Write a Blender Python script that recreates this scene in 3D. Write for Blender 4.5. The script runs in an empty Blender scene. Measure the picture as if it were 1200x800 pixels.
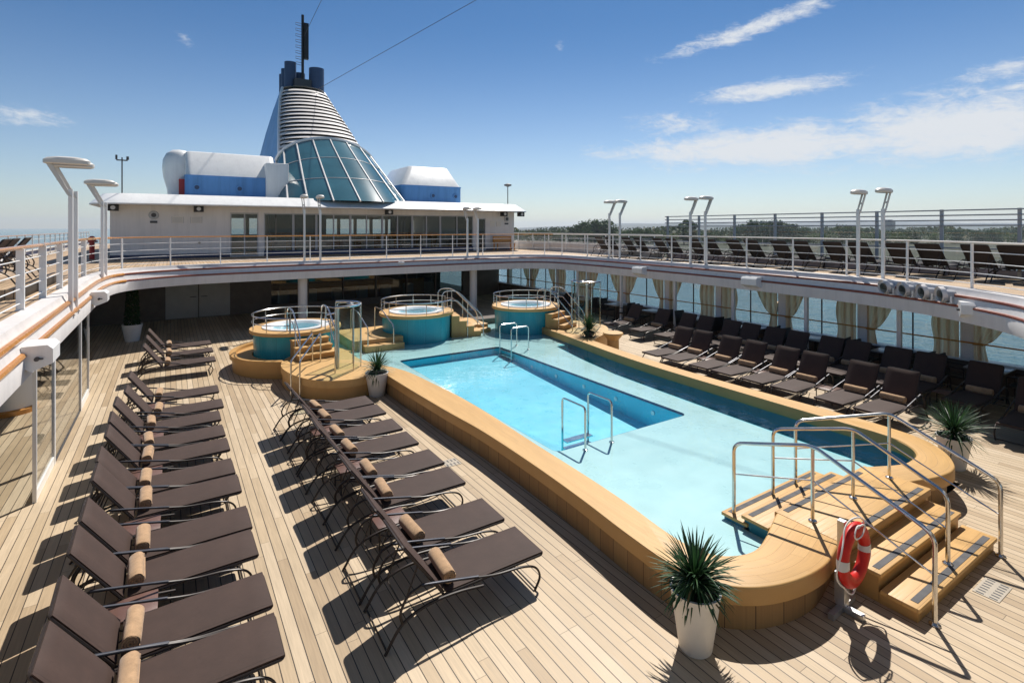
import bpy, bmesh, math, random
from mathutils import Vector, Matrix
R = math.radians
random.seed(7)
sc = bpy.context.scene
COL = sc.collection

# ------------------------------------------------------------------ helpers
def link(o, parent=None):
    COL.objects.link(o)
    if parent is not None:
        o.parent = parent
    return o

def tag(o, label=None, cat=None, group=None, kind=None):
    if label: o['label'] = label
    if cat: o['category'] = cat
    if group: o['group'] = group
    if kind: o['kind'] = kind
    return o

def thing(name, label, cat, loc=(0, 0, 0), rz=0.0, group=None):
    o = bpy.data.objects.new(name, None)
    o.empty_display_size = 0.2
    o.location = loc
    o.rotation_euler = (0, 0, rz)
    link(o)
    return tag(o, label, cat, group)

def copy_tree(o, parent=None):
    c = o.copy()
    COL.objects.link(c)
    if parent is not None: c.parent = parent
    for ch in list(KIDS.get(o.name, [])):
        k = copy_tree(ch, c)
        KIDS.setdefault(c.name, []).append(k)
    return c
KIDS = {}

def dup(o, loc, rz=None, label=None, group=None):
    c = copy_tree(o)
    c.location = loc
    if rz is not None: c.rotation_euler = (0, 0, rz)
    if label: c['label'] = label
    if group: c['group'] = group
    return c

ORD = ['first', 'second', 'third', 'fourth', 'fifth', 'sixth', 'seventh', 'eighth', 'ninth', 'tenth', 'eleventh',
       'twelfth', 'thirteenth', 'fourteenth', 'fifteenth', 'sixteenth', 'seventeenth', 'eighteenth', 'nineteenth', 'twentieth']

def fillet(pts, r, n=5, closed=False):
    out = []
    N = len(pts)
    for i in range(N):
        p = Vector(pts[i])
        if not closed and (i == 0 or i == N - 1):
            out.append(p); continue
        a = Vector(pts[i - 1]); b = Vector(pts[(i + 1) % N])
        da = a - p; db = b - p
        rr = min(r, da.length * .45, db.length * .45)
        p0 = p + da.normalized() * rr; p1 = p + db.normalized() * rr
        for k in range(n + 1):
            t = k / n
            out.append(p0 * (1 - t) ** 2 + p * 2 * t * (1 - t) + p1 * t * t)
    return out

def smooth(pts, n=6, closed=False):
    """Catmull-Rom"""
    P = [Vector(p) for p in pts]
    N = len(P)
    out = []
    rng = range(N) if closed else range(N - 1)
    for i in rng:
        p1 = P[i]; p2 = P[(i + 1) % N]
        p0 = P[i - 1] if (i > 0 or closed) else p1 * 2 - p2
        p3 = P[(i + 2) % N] if (i + 2 < N or closed) else p2 * 2 - p1
        for k in range(n):
            t = k / n
            out.append(.5 * ((2 * p1) + (p2 - p0) * t + (2 * p0 - 5 * p1 + 4 * p2 - p3) * t * t + (3 * p1 - p0 - 3 * p2 + p3) * t ** 3))
    if not closed: out.append(P[-1])
    return out

class MB:
    def __init__(s, o=(0, 0, 0)):
        s.bm = bmesh.new(); s.o = Vector(o); s.m = 0
        s.uv = None
    def v(s, p): return s.bm.verts.new(Vector(p) - s.o)
    def f(s, vs):
        try:
            f = s.bm.faces.new(vs); f.material_index = s.m; return f
        except ValueError: return None
    def box(s, a, b, rot=None, piv=None):
        x0, y0, z0 = a; x1, y1, z1 = b
        c = [(x0, y0, z0), (x1, y0, z0), (x1, y1, z0), (x0, y1, z0), (x0, y0, z1), (x1, y0, z1), (x1, y1, z1), (x0, y1, z1)]
        if rot is not None:
            pv = Vector(piv) if piv is not None else (Vector(a) + Vector(b)) / 2
            c = [rot @ (Vector(p) - pv) + pv for p in c]
        w = [s.v(p) for p in c]
        for q in ((3, 2, 1, 0), (4, 5, 6, 7), (0, 1, 5, 4), (1, 2, 6, 5), (2, 3, 7, 6), (3, 0, 4, 7)):
            s.f([w[i] for i in q])
        return s
    def bbox(s, a, b, r=.01, seg=2):
        """bevelled box"""
        n0 = set(s.bm.verts)
        s.box(a, b)
        nv = [v for v in s.bm.verts if v not in n0]
        ed = list({e for v in nv for e in v.link_edges})
        bmesh.ops.bevel(s.bm, geom=ed, offset=r, segments=seg, affect='EDGES', profile=.5)
        return s
    def prism(s, poly, z0, z1, cap=True):
        a = [s.v((p[0], p[1], z0)) for p in poly]; b = [s.v((p[0], p[1], z1)) for p in poly]
        n = len(poly)
        for i in range(n): s.f([a[i], a[(i + 1) % n], b[(i + 1) % n], b[i]])
        if cap: s.f(a[::-1]); s.f(b)
        return s
    def loops(s, loops, closed=True, cap0=False, cap1=False):
        vs = [[s.v(p) for p in l] for l in loops]
        n = len(vs[0])
        for i in range(len(vs) - 1):
            for j in range(n if closed else n - 1):
                k = (j + 1) % n
                s.f([vs[i][j], vs[i][k], vs[i + 1][k], vs[i + 1][j]])
        if cap0: s.f(vs[0][::-1])
        if cap1: s.f(vs[-1])
        return s
    def lathe(s, prof, c=(0, 0, 0), n=24, cap0=False, cap1=False, a0=0, a1=2 * math.pi, sx=1, sy=1):
        full = abs(a1 - a0 - 2 * math.pi) < 1e-6
        L = []
        for r, z in prof:
            L.append([(c[0] + sx * r * math.cos(a0 + (a1 - a0) * k / n), c[1] + sy * r * math.sin(a0 + (a1 - a0) * k / n), c[2] + z) for k in range(n if full else n + 1)])
        return s.loops(L, closed=full, cap0=cap0, cap1=cap1)
    def tube(s, pts, r, n=8, closed=False, cap=True, flat=1.0):
        P = [Vector(p) for p in pts]
        N = len(P)
        rings = []
        up = None
        for i in range(N):
            if closed: t = (P[(i + 1) % N] - P[i - 1])
            else: t = P[min(i + 1, N - 1)] - P[max(i - 1, 0)]
            if t.length < 1e-9: t = Vector((0, 0, 1))
            t.normalize()
            if up is None:
                up = Vector((0, 0, 1)) if abs(t.z) < .9 else Vector((1, 0, 0))
            sd = t.cross(up)
            if sd.length < 1e-6: sd = t.orthogonal()
            sd.normalize(); up = sd.cross(t).normalized()
            rr = r[i] if isinstance(r, (list, tuple)) else r
            rings.append([P[i] + sd * (rr * math.cos(2 * math.pi * k / n)) + up * (rr * flat * math.sin(2 * math.pi * k / n)) for k in range(n)])
        if closed: rings.append(rings[0])
        s.loops(rings, closed=True, cap0=cap and not closed, cap1=cap and not closed)
        if closed: bmesh.ops.remove_doubles(s.bm, verts=s.bm.verts, dist=1e-5)
        return s
    def build(s, name, mat, parent=None, smooth_angle=35, recalc=True):
        if recalc: bmesh.ops.recalc_face_normals(s.bm, faces=s.bm.faces)
        me = bpy.data.meshes.new(name)
        s.bm.to_mesh(me); s.bm.free()
        for m in (mat if isinstance(mat, (list, tuple)) else [mat]): me.materials.append(m)
        if smooth_angle and len(me.polygons):
            me.shade_smooth(); me.set_sharp_from_angle(angle=R(smooth_angle))
        o = bpy.data.objects.new(name, me)
        link(o, parent)
        if parent is not None: KIDS.setdefault(parent.name, []).append(o)
        return o

# ------------------------------------------------------------------ node helper
class NT:
    def __init__(s, nt): s.nt = nt
    def n(s, t, **k):
        nd = s.nt.nodes.new(t)
        for a, b in k.items(): setattr(nd, a, b)
        return nd
    def put(s, sock, v):
        if isinstance(v, bpy.types.NodeSocket): s.nt.links.new(v, sock)
        elif v is not None:
            if hasattr(sock.default_value, '__len__') and not hasattr(v, '__len__'): v = (v,) * len(sock.default_value)
            if hasattr(v, '__len__') and len(v) == 3 and len(sock.default_value) == 4: v = tuple(v) + (1,)
            sock.default_value = v
    def m(s, op, a, b=None, c=None):
        nd = s.n('ShaderNodeMath', operation=op)
        s.put(nd.inputs[0], a)
        if b is not None: s.put(nd.inputs[1], b)
        if c is not None: s.put(nd.inputs[2], c)
        return nd.outputs[0]
    def comb(s, x, y, z=0):
        nd = s.n('ShaderNodeCombineXYZ')
        for i, q in enumerate((x, y, z)): s.put(nd.inputs[i], q)
        return nd.outputs[0]
    def sep(s, v):
        nd = s.n('ShaderNodeSeparateXYZ'); s.put(nd.inputs[0], v); return nd.outputs
    def noise(s, v, scale=5, detail=3, rough=.55, dist=0):
        nd = s.n('ShaderNodeTexNoise'); s.put(nd.inputs['Vector'], v)
        nd.inputs['Scale'].default_value = scale; nd.inputs['Detail'].default_value = detail
        nd.inputs['Roughness'].default_value = rough; nd.inputs['Distortion'].default_value = dist
        return nd.outputs[0]
    def white(s, x, y):
        nd = s.n('ShaderNodeTexWhiteNoise', noise_dimensions='2D'); s.put(nd.inputs['Vector'], s.comb(x, y)); return nd.outputs['Value']
    def mix(s, f, a, b, bt='MIX'):
        nd = s.n('ShaderNodeMix', data_type='RGBA', blend_type=bt)
        s.put(nd.inputs[0], f); s.put(nd.inputs[6], a); s.put(nd.inputs[7], b)
        return nd.outputs[2]
    def ramp(s, f, stops):
        nd = s.n('ShaderNodeValToRGB'); s.put(nd.inputs[0], f)
        el = nd.color_ramp.elements
        while len(el) < len(stops): el.new(.5)
        for e, (p, c) in zip(el, stops): e.position = p; e.color = tuple(c) + (1,)
        return nd.outputs[0]
    def mr(s, v, a, b, c=0, d=1, smooth=False):
        nd = s.n('ShaderNodeMapRange'); s.put(nd.inputs[0], v)
        if smooth: nd.interpolation_type = 'SMOOTHSTEP'
        for i, q in zip((1, 2, 3, 4), (a, b, c, d)): nd.inputs[i].default_value = q
        return nd.outputs[0]
    def pos(s): return s.n('ShaderNodeNewGeometry').outputs['Position']
    def obj(s): return s.n('ShaderNodeTexCoord').outputs['Object']
    def uv(s): return s.n('ShaderNodeTexCoord').outputs['UV']
    def bump(s, h, strength=.2, dist=.01):
        nd = s.n('ShaderNodeBump'); nd.inputs['Strength'].default_value = strength; nd.inputs['Distance'].default_value = dist
        s.put(nd.inputs['Height'], h); return nd.outputs[0]

def newmat(name):
    m = bpy.data.materials.new(name); m.use_nodes = True
    nt = m.node_tree
    return m, NT(nt), nt.nodes['Principled BSDF'], nt.nodes['Material Output']

def pm(name, col, rough=.5, metal=0.0, var=.08, scale=3.0, bump=0.0, bscale=60, spec=.5, alpha=None, coat=0, streak=0):
    m, t, b, out = newmat(name)
    p = t.pos()
    nz = t.noise(p, scale, 4, .6)
    k = t.mr(nz, .25, .75, 1 - var, 1 + var)
    if streak:      # rain streaks and salt marks that run down painted steel
        x, y, z = t.sep(p)
        sn = t.noise(t.comb(t.m('MULTIPLY', x, 4.5), t.m('MULTIPLY', y, 4.5), t.m('MULTIPLY', z, .35)), 1, 5, .7)
        k = t.m('MULTIPLY', k, t.mr(sn, .45, .72, 1, 1 - streak))
    t.put(b.inputs['Base Color'], t.mix(1.0, col, t.comb(k, k, k), 'MULTIPLY'))
    t.put(b.inputs['Roughness'], t.mr(t.noise(p, scale * 2.3, 3), .3, .7, max(.02, rough * .85), min(1, rough * 1.15)))
    b.inputs['Metallic'].default_value = metal
    b.inputs['Specular IOR Level'].default_value = spec
    if coat: b.inputs['Coat Weight'].default_value = coat; b.inputs['Coat Roughness'].default_value = .1
    if bump: t.put(b.inputs['Normal'], t.bump(t.noise(p, bscale, 3), bump, .01))
    return m

def planks(name, cols, w, L, gap, gapcol, along='y', use_uv=False, rough=.6, grain=.12, gapw2=.004, spec=.35):
    m, t, b, out = newmat(name)
    p = t.uv() if use_uv else t.pos()
    x, y, z = t.sep(p)
    if along == 'x': x, y = y, x
    X = t.m('DIVIDE', x, w)
    row = t.m('FLOOR', X); fx = t.m('FRACT', X)
    off = t.m('MULTIPLY', t.white(row, 3.7), L)
    Y = t.m('DIVIDE', t.m('ADD', y, off), L)
    pid = t.m('FLOOR', Y); fy = t.m('FRACT', Y)
    rnd = t.white(row, pid)
    c = t.ramp(rnd, [(0, cols[0]), (.5, cols[1]), (1, cols[2])])
    gv = t.comb(t.m('MULTIPLY', x, 55), t.m('MULTIPLY', y, 2.2), t.m('MULTIPLY', rnd, 40))
    g = t.mr(t.noise(gv, 1, 4, .6), .3, .7, 1 - grain, 1 + grain)
    c = t.mix(1.0, c, t.comb(g, g, g), 'MULTIPLY')
    st = t.mr(t.noise(t.comb(x, y, z), .55, 4, .65), .3, .75, .88, 1.08)
    c = t.mix(1.0, c, t.comb(st, st, st), 'MULTIPLY')
    spots = t.mr(t.noise(t.comb(x, y, z), 7, 3, .7), .66, .8, 0, .18)
    c = t.mix(spots, c, tuple(q * .45 for q in cols[1]))
    gx = t.m('MULTIPLY', t.m('MINIMUM', fx, t.m('SUBTRACT', 1, fx)), w)
    gy = t.m('MULTIPLY', t.m('MINIMUM', fy, t.m('SUBTRACT', 1, fy)), L)
    mask = t.m('MAXIMUM', t.m('LESS_THAN', gx, gap / 2), t.m('LESS_THAN', gy, gapw2 / 2))
    t.put(b.inputs['Base Color'], t.mix(mask, c, gapcol))
    t.put(b.inputs['Roughness'], t.mr(t.noise(gv, 1, 3), .3, .7, rough * .85, rough * 1.15))
    b.inputs['Specular IOR Level'].default_value = spec
    t.put(b.inputs['Normal'], t.bump(t.m('ADD', t.m('MULTIPLY', mask, -1), t.m('MULTIPLY', g, .25)), .35, .004))
    return m

def glassmat(name, tint, ior=1.45, rough=.01, refl=1.0, bump=None):
    m, t, b, out = newmat(name)
    t.nt.nodes.remove(b)
    tr = t.n('ShaderNodeBsdfTransparent'); t.put(tr.inputs[0], tint)
    gl = t.n('ShaderNodeBsdfGlossy'); gl.inputs['Roughness'].default_value = rough
    fr = t.n('ShaderNodeFresnel'); bf = t.n('ShaderNodeNewGeometry').outputs['Backfacing']
    t.put(fr.inputs[0], t.m('ADD', ior, t.m('MULTIPLY', bf, 1 / ior - ior)))   # same mirror strength on both faces of a pane
    if bump:
        nb = bump(t); t.put(gl.inputs['Normal'], nb); t.put(fr.inputs['Normal'], nb)
    mx = t.n('ShaderNodeMixShader')
    t.put(mx.inputs[0], t.m('MULTIPLY', fr.outputs[0], refl))
    t.put(mx.inputs[1], tr.outputs[0]); t.put(mx.inputs[2], gl.outputs[0])
    t.put(out.inputs[0], mx.outputs[0])
    return m

M = {}
M['teak'] = planks('teak_deck', [(.40, .297, .188), (.50, .387, .255), (.565, .452, .318)], .125, 2.6, .010, (.05, .038, .028), rough=.55)
M['teak2'] = planks('teak_upper_deck', [(.40, .28, .17), (.48, .34, .21), (.55, .40, .26)], .125, 2.6, .012, (.05, .04, .03))
M['poolwood'] = planks('pool_surround_boards', [(.56, .33, .118), (.585, .35, .128), (.60, .365, .138)], .14, 2.2, .0045, (.40, .23, .085), use_uv=True, rough=.5, grain=.07)
M['poolwood_p'] = planks('pool_step_boards', [(.56, .33, .118), (.585, .35, .128), (.60, .365, .138)], .14, 2.2, .0045, (.36, .205, .08), along='x', rough=.5, grain=.07)
M['woodface'] = pm('pool_surround_face', (.50, .28, .092), .45, var=.08, scale=1.5)
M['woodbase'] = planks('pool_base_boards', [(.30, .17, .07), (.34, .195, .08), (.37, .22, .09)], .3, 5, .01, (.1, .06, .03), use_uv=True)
M['nosing'] = pm('step_nosing', (.09, .09, .095), .8, bump=.4, bscale=180)
M['white'] = pm('white_paint', (.84, .84, .83), .35, var=.04, scale=.8, spec=.4, streak=.10)
M['offwhite'] = pm('off_white_paint', (.73, .70, .68), .45, var=.05, scale=.7, streak=.12)
M['ivory'] = pm('ivory_paint', (.70, .66, .60), .4, var=.05, scale=2)
M['grey'] = pm('grey_paint', (.42, .43, .45), .45, var=.06)
M['dgrey'] = pm('dark_grey_plastic', (.06, .06, .065), .5)
M['navy'] = pm('navy_paint', (.02, .035, .10), .4)
M['blue'] = pm('blue_paint', (.12, .29, .58), .6, var=.1, scale=.6, spec=.2, streak=.2)
M['funnelblue'] = pm('funnel_blue_paint', (.17, .36, .64), .5, var=.12, scale=.35, spec=.25, streak=.2)
M['stack'] = pm('stack_paint', (.03, .06, .13), .4, var=.15)
M['black'] = pm('black_paint', (.012, .012, .014), .5)
M['varnish'] = pm('varnished_rail', (.56, .24, .045), .25, var=.12, scale=8, coat=.6)
M['varnish_shade'] = pm('shade_painted_varnish', (.24, .065, .03), .35, var=.12, scale=8)  # shade below the ledge painted into a darker copy of the varnish
M['steel'] = pm('polished_steel', (.62, .61, .60), .2, metal=1.0, var=.04)
M['alu'] = pm('brushed_aluminium', (.60, .60, .61), .38, metal=.9, var=.05)
M['bronze'] = pm('bronze_frame', (.028, .020, .017), .42, metal=.1, var=.1, spec=.4)
M['armbar'] = pm('arm_metal', (.10, .10, .11), .34, metal=.7, var=.05)
M['red'] = pm('lifebuoy_red', (.55, .018, .012), .45, var=.12, scale=8, spec=.3)
M['redpaint'] = pm('red_paint', (.45, .03, .03), .4)
M['tape'] = pm('reflective_tape', (.55, .56, .58), .3)
M['rope'] = pm('white_rope', (.74, .70, .66), .8)
M['soil'] = pm('soil', (.03, .022, .016), .9, bump=.6, bscale=40)
M['pot'] = pm('white_pot', (.74, .72, .68), .45, var=.06, scale=4)
M['brownpot'] = pm('tan_pot', (.42, .25, .11), .6)
M['tubtile'] = planks('teal_tub_tile', [(.03, .34, .42), (.035, .37, .46), (.04, .40, .49)], .62, 9, .006, (.01, .09, .12), use_uv=True, rough=.25, grain=.05)
M['tubwhite'] = pm('tub_acrylic', (.84, .86, .87), .25)
M['shelf'] = pm('pool_shelf_tile', (.45, .665, .655), .3, var=.09, scale=.9)
M['basinwall'] = pm('pool_wall_tile', (.03, .60, .76), .3, var=.12, scale=1.2)
M['basinfloor'] = pm('pool_floor_tile', (.20, .64, .77), .3, var=.10, scale=1.5)
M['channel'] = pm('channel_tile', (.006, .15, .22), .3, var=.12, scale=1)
M['curtain'] = None
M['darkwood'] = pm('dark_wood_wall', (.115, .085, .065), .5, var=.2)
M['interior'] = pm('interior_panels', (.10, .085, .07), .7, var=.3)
M['bulk'] = pm('bulkhead_paint', (.46, .43, .40), .5)
M['soffit'] = pm('soffit_panel', (.70, .67, .64), .5)
M['wicker'] = pm('dark_wicker', (.022, .017, .015), .6, bump=.5, bscale=150)
M['tabletop'] = pm('pale_table_top', (.30, .29, .28), .3)
M['tabletop_d'] = pm('dark_table_top', (.085, .055, .04), .35)
M['sidetable'] = pm('brown_table_top', (.14, .075, .06), .4, bump=.25, bscale=220)
M['lounge_white'] = pm('pale_canvas', (.55, .52, .48), .7)
M['trunk'] = pm('bark', (.07, .05, .035), .9)
M['drainplate'] = pm('drain_plate', (.40, .35, .28), .5)
M['kick'] = pm('lavender_grey_paint', (.30, .29, .36), .5)
M['hull'] = pm('hull_white', (.7, .7, .7), .4)

def fabric(name, col, sc_=400, var=.12):
    m, t, b, out = newmat(name)
    p = t.obj()
    x, y, z = t.sep(p)
    w = t.m('MULTIPLY', t.m('SINE', t.m('MULTIPLY', t.m('ADD', x, z), sc_ * 2)), t.m('SINE', t.m('MULTIPLY', y, sc_ * 2)))
    n1 = t.mr(t.noise(p, 3.5, 4, .6), .3, .7, 1 - var, 1 + var)
    ay = t.m('ABSOLUTE', y)
    hem = t.m('MULTIPLY', t.m('GREATER_THAN', ay, .277), t.m('LESS_THAN', ay, .283))
    thr = t.mr(t.noise(t.comb(t.m('MULTIPLY', x, 30), t.m('MULTIPLY', y, 260), z), 1, 2), .3, .7, .88, 1.12)
    n1 = t.m('MULTIPLY', t.m('MULTIPLY', n1, thr), t.m('SUBTRACT', 1, t.m('MULTIPLY', hem, .35)))
    t.put(b.inputs['Base Color'], t.mix(1, col, t.comb(n1, n1, n1), 'MULTIPLY'))
    b.inputs['Roughness'].default_value = .72
    b.inputs['Specular IOR Level'].default_value = .3
    b.inputs['Sheen Weight'].default_value = .04
    t.put(b.inputs['Normal'], t.bump(t.m('ADD', t.m('MULTIPLY', w, .15), t.noise(p, 9, 3)), .25, .006))
    return m
M['sling'] = fabric('brown_sling', (.053, .0305, .0235))
M['sling_shade'] = fabric('shade_painted_sling', (.03, .023, .021))  # brown sling darkened, upper deck shade painted into the cloth

def towelmat():
    m, t, b, out = newmat('towel_terry')
    p = t.pos()
    n1 = t.mr(t.noise(p, 14, 4, .7), .3, .7, .8, 1.2)
    t.put(b.inputs['Base Color'], t.mix(1, (.43, .275, .155), t.comb(n1, n1, n1), 'MULTIPLY'))
    b.inputs['Roughness'].default_value = .95
    b.inputs['Specular IOR Level'].default_value = .1
    b.inputs['Sheen Weight'].default_value = .3
    t.put(b.inputs['Normal'], t.bump(t.noise(p, 220, 3, .7), .6, .006))
    return m
M['towel'] = towelmat()

def curtainmat():
    m, t, b, out = newmat('curtain_cloth')
    x, y, z = t.sep(t.pos())
    s = t.m('FRACT', t.m('MULTIPLY', y, 4.6))
    c = t.ramp(s, [(0, (.92, .70, .50)), (.35, (.95, .82, .66)), (.6, (.62, .38, .23)), (1, (.94, .74, .54))])
    t.put(b.inputs['Base Color'], c)
    b.inputs['Roughness'].default_value = .85
    tl = t.n('ShaderNodeBsdfTranslucent'); t.put(tl.inputs[0], c)
    mx = t.n('ShaderNodeMixShader'); mx.inputs[0].default_value = .68
    t.put(mx.inputs[1], b.outputs[0]); t.put(mx.inputs[2], tl.outputs[0]); t.put(out.inputs[0], mx.outputs[0])
    return m
M['curtain'] = curtainmat()

def leafmat(name, c0, c1):
    m, t, b, out = newmat(name)
    oi = t.n('ShaderNodeNewGeometry').outputs['Random Per Island']
    c = t.mix(oi, c0, c1)
    c = t.mix(t.m('GREATER_THAN', oi, .965), c, (.16, .12, .05))
    t.put(b.inputs['Base Color'], c)
    b.inputs['Roughness'].default_value = .5
    b.inputs['Specular IOR Level'].default_value = .5 if name == 'spiky_leaf' else .05
    tl = t.n('ShaderNodeBsdfTranslucent'); t.put(tl.inputs[0], c)
    mx = t.n('ShaderNodeMixShader'); mx.inputs[0].default_value = .25
    t.put(mx.inputs[1], b.outputs[0]); t.put(mx.inputs[2], tl.outputs[0]); t.put(out.inputs[0], mx.outputs[0])
    return m
M['blade'] = leafmat('spiky_leaf', (.012, .045, .018), (.045, .115, .035))
M['topiary'] = leafmat('topiary_leaf', (.015, .03, .015), (.04, .08, .03))
M['tree_a'] = leafmat('tree_leaf_dark', (.025, .055, .018), (.075, .135, .04))
M['tree_b'] = leafmat('tree_leaf_light', (.06, .10, .02), (.13, .19, .05))
M['tree_c'] = leafmat('tree_leaf_olive', (.03, .05, .018), (.075, .10, .035))

def wbump(sc1, st, d):
    def f(t):
        p = t.pos()
        a = t.noise(p, sc1, 3, .5, .6)
        b2 = t.noise(p, sc1 * 3.1, 2, .5, .4)
        return t.bump(t.m('ADD', a, t.m('MULTIPLY', b2, .4)), st, d)
    return f
M['water'] = glassmat('pool_water', (.93, .985, 1.0), 1.33, .02, 1.0, wbump(2.2, .14, .05))
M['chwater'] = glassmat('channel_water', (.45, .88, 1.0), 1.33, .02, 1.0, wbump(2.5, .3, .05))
M['tubwater'] = glassmat('tub_water', (.60, .93, 1.0), 1.33, .03, 1.0, wbump(9, .9, .06))
M['glass'] = glassmat('clear_glass', (.95, .965, .96), 1.45, .005)
M['glass_green'] = glassmat('green_glass', (.86, .95, .92), 1.45, .005)
M['glass_tint'] = glassmat('tinted_glass', (.60, .64, .63), 1.5, .01, 1.3)

def cone_glass():
    m, t, b, out = newmat('funnel_glazing')
    n1 = t.mr(t.noise(t.pos(), .5, 3), .3, .7, .8, 1.25)
    t.put(b.inputs['Base Color'], t.mix(1, (.045, .14, .185), t.comb(n1, n1, n1), 'MULTIPLY'))
    b.inputs['Roughness'].default_value = .12
    b.inputs['Specular IOR Level'].default_value = .8
    return m
M['coneglass'] = cone_glass()

def seamat():
    m, t, b, out = newmat('sea_water')
    b.inputs['Base Color'].default_value = (.045, .12, .14, 1)
    b.inputs['Roughness'].default_value = .12
    p = t.pos()
    t.put(b.inputs['Normal'], t.bump(t.m('ADD', t.noise(p, .25, 4, .6, .5), t.m('MULTIPLY', t.noise(p, 1.3, 3), .3)), .7, .6))
    return m
M['sea'] = seamat()

def landmat():
    m, t, b, out = newmat('land_fields')
    p = t.pos()
    x, y, z = t.sep(p)
    v = t.n('ShaderNodeTexVoronoi'); v.inputs['Scale'].default_value = .006; t.put(v.inputs['Vector'], p)
    c = t.ramp(t.sep(v.outputs['Color'])[0], [(0, (.022, .034, .016)), (.4, (.04, .045, .024)), (.7, (.07, .06, .045)), (1, (.03, .042, .02))])
    n = t.mr(t.noise(p, .02, 5, .65), .3, .7, .7, 1.25)
    t.put(b.inputs['Base Color'], t.mix(1, c, t.comb(n, n, n), 'MULTIPLY'))
    b.inputs['Roughness'].default_value = .95
    return m
M['land'] = landmat()
M['hill'] = pm('hill_scrub', (.022, .034, .03), .95, var=.3, scale=.004)
M['building'] = pm('far_building', (.35, .33, .31), .7)

# ------------------------------------------------------------------ camera, sun, sky
H = 4.2
TH = math.atan(400 / 620)
cam_d = bpy.data.cameras.new('camera'); cam = bpy.data.objects.new('camera', cam_d); link(cam)
cam.location = (0, 0, H); cam.rotation_euler = (R(90), 0, -TH)
cam_d.sensor_width = 36; cam_d.lens = 36 * 620 / 1200
cam_d.shift_y = -133 / 1200
cam_d.clip_start = .05; cam_d.clip_end = 40000
sc.camera = cam

SUNV = Vector((.58, .49, 1)).normalized()
sun_d = bpy.data.lights.new('sun', 'SUN'); sun = bpy.data.objects.new('sun', sun_d); link(sun)
sun_d.energy = 5.0; sun_d.angle = R(.53); sun_d.color = (1, .945, .87)
sun.rotation_euler = SUNV.to_track_quat('Z', 'Y').to_euler()
sun.location = (30, 30, 60)
EL = math.asin(SUNV.z); AZ = math.atan2(SUNV.x, SUNV.y)

w = bpy.data.worlds.new('World'); sc.world = w; w.use_nodes = True
t = NT(w.node_tree)
bg = w.node_tree.nodes['Background']
sky = t.n('ShaderNodeTexSky', sky_type='NISHITA'); sky.sun_disc = False
sky.sun_elevation = EL; sky.sun_rotation = AZ
sky.altitude = 0; sky.air_density = 1.0; sky.dust_density = .15; sky.ozone_density = 3.0
d = t.n('ShaderNodeTexCoord').outputs['Generated']
dx, dy, dz = t.sep(d)
az = t.m('ARCTAN2', dx, dy); el = t.m('ARCSINE', dz)
# deepen the blue away from the horizon, as a polarised clear sky does
deep = t.mr(el, .05, .40, 0, 1, True)
skyc = t.mix(deep, t.mix(1, sky.outputs[0], (1.04, 1.06, 1.12), 'MULTIPLY'), t.mix(1, sky.outputs[0], (.38, .66, .88), 'MULTIPLY'))
skyc = t.mix(t.mr(el, .5, .9, 0, 1, True), skyc, t.mix(1, sky.outputs[0], (.80, .72, .62), 'MULTIPLY'))  # unseen zenith tinted warm to take the blue out of the fill light
cv = t.comb(t.m('MULTIPLY', az, 11), t.m('MULTIPLY', el, 38), 0)
n1 = t.noise(cv, 1.0, 8, .66, .5)
n2 = t.noise(t.comb(t.m('MULTIPLY', az, 48), t.m('MULTIPLY', t.m('ADD', el, t.m('MULTIPLY', az, .1)), 110), 3), 1.0, 6, .7, .8)
nn = t.m('ADD', t.m('MULTIPLY', n1, .6), t.m('MULTIPLY', n2, .4))
def pix(x, y):
    u = (x - 600) / 620; vv = (267 - y) / 620
    a = math.atan(u) + TH
    return a, math.atan(vv / math.sqrt(1 + u * u))
def blob(x, y, sx, sy, amp, tilt=0.0):
    a, e = pix(x, y); a2, e2 = pix(x + sx, y); _, e3 = pix(x, y - sy)
    sa = abs(a2 - a); se = abs(e3 - e)
    da = t.m('SUBTRACT', az, a)
    de = t.m('SUBTRACT', t.m('SUBTRACT', el, e), t.m('MULTIPLY', da, tilt))
    q = t.m('ADD', t.m('POWER', t.m('DIVIDE', da, sa), 2), t.m('POWER', t.m('DIVIDE', de, se), 2))
    return t.m('MULTIPLY', t.m('EXPONENT', t.m('MULTIPLY', q, -1)), amp)
bl = [blob(1120, 150, 190, 40, 1.15), blob(900, 172, 220, 24, 1.1), blob(760, 180, 100, 12, .62), blob(790, 150, 80, 20, .55),
      blob(905, 105, 100, 12, .95, .03), blob(875, 36, 100, 12, .88, .2), blob(1180, 82, 95, 12, .7, .08), blob(1200, 100, 40, 10, .65),
      blob(25, 138, 60, 14, .62), blob(215, 45, 14, 9, .5, -.5), blob(950, 3, 22, 6, .7), blob(1000, 185, 260, 24, .42), blob(655, 58, 6, 12, .42, .4), blob(1320, 140, 120, 40, .5)]
s_ = bl[0]
for q in bl[1:]: s_ = t.m('MAXIMUM', s_, q)
den = t.mr(t.m('ADD', s_, t.m('MULTIPLY', t.m('SUBTRACT', nn, .5), 2.3)), .20, 1.0, 0, .96, True)
den = t.m('MULTIPLY', den, t.mr(s_, .06, .25, 0, 1, True))
skyc = t.mix(den, skyc, (8.6, 8.9, 9.3))
t.put(bg.inputs[0], skyc)
bg.inputs[1].default_value = .074
sc.view_settings.view_transform = 'Standard'; sc.view_settings.look = 'None'
sc.view_settings.exposure = 0.28; sc.view_settings.gamma = 1
sc.render.engine = 'CYCLES'
cy = sc.cycles
cy.max_bounces = 10; cy.transparent_max_bounces = 24; cy.glossy_bounces = 4; cy.diffuse_bounces = 3
cy.caustics_reflective = False; cy.caustics_refractive = False
cy.use_denoising = True
cy.sample_clamp_indirect = 6

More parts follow.
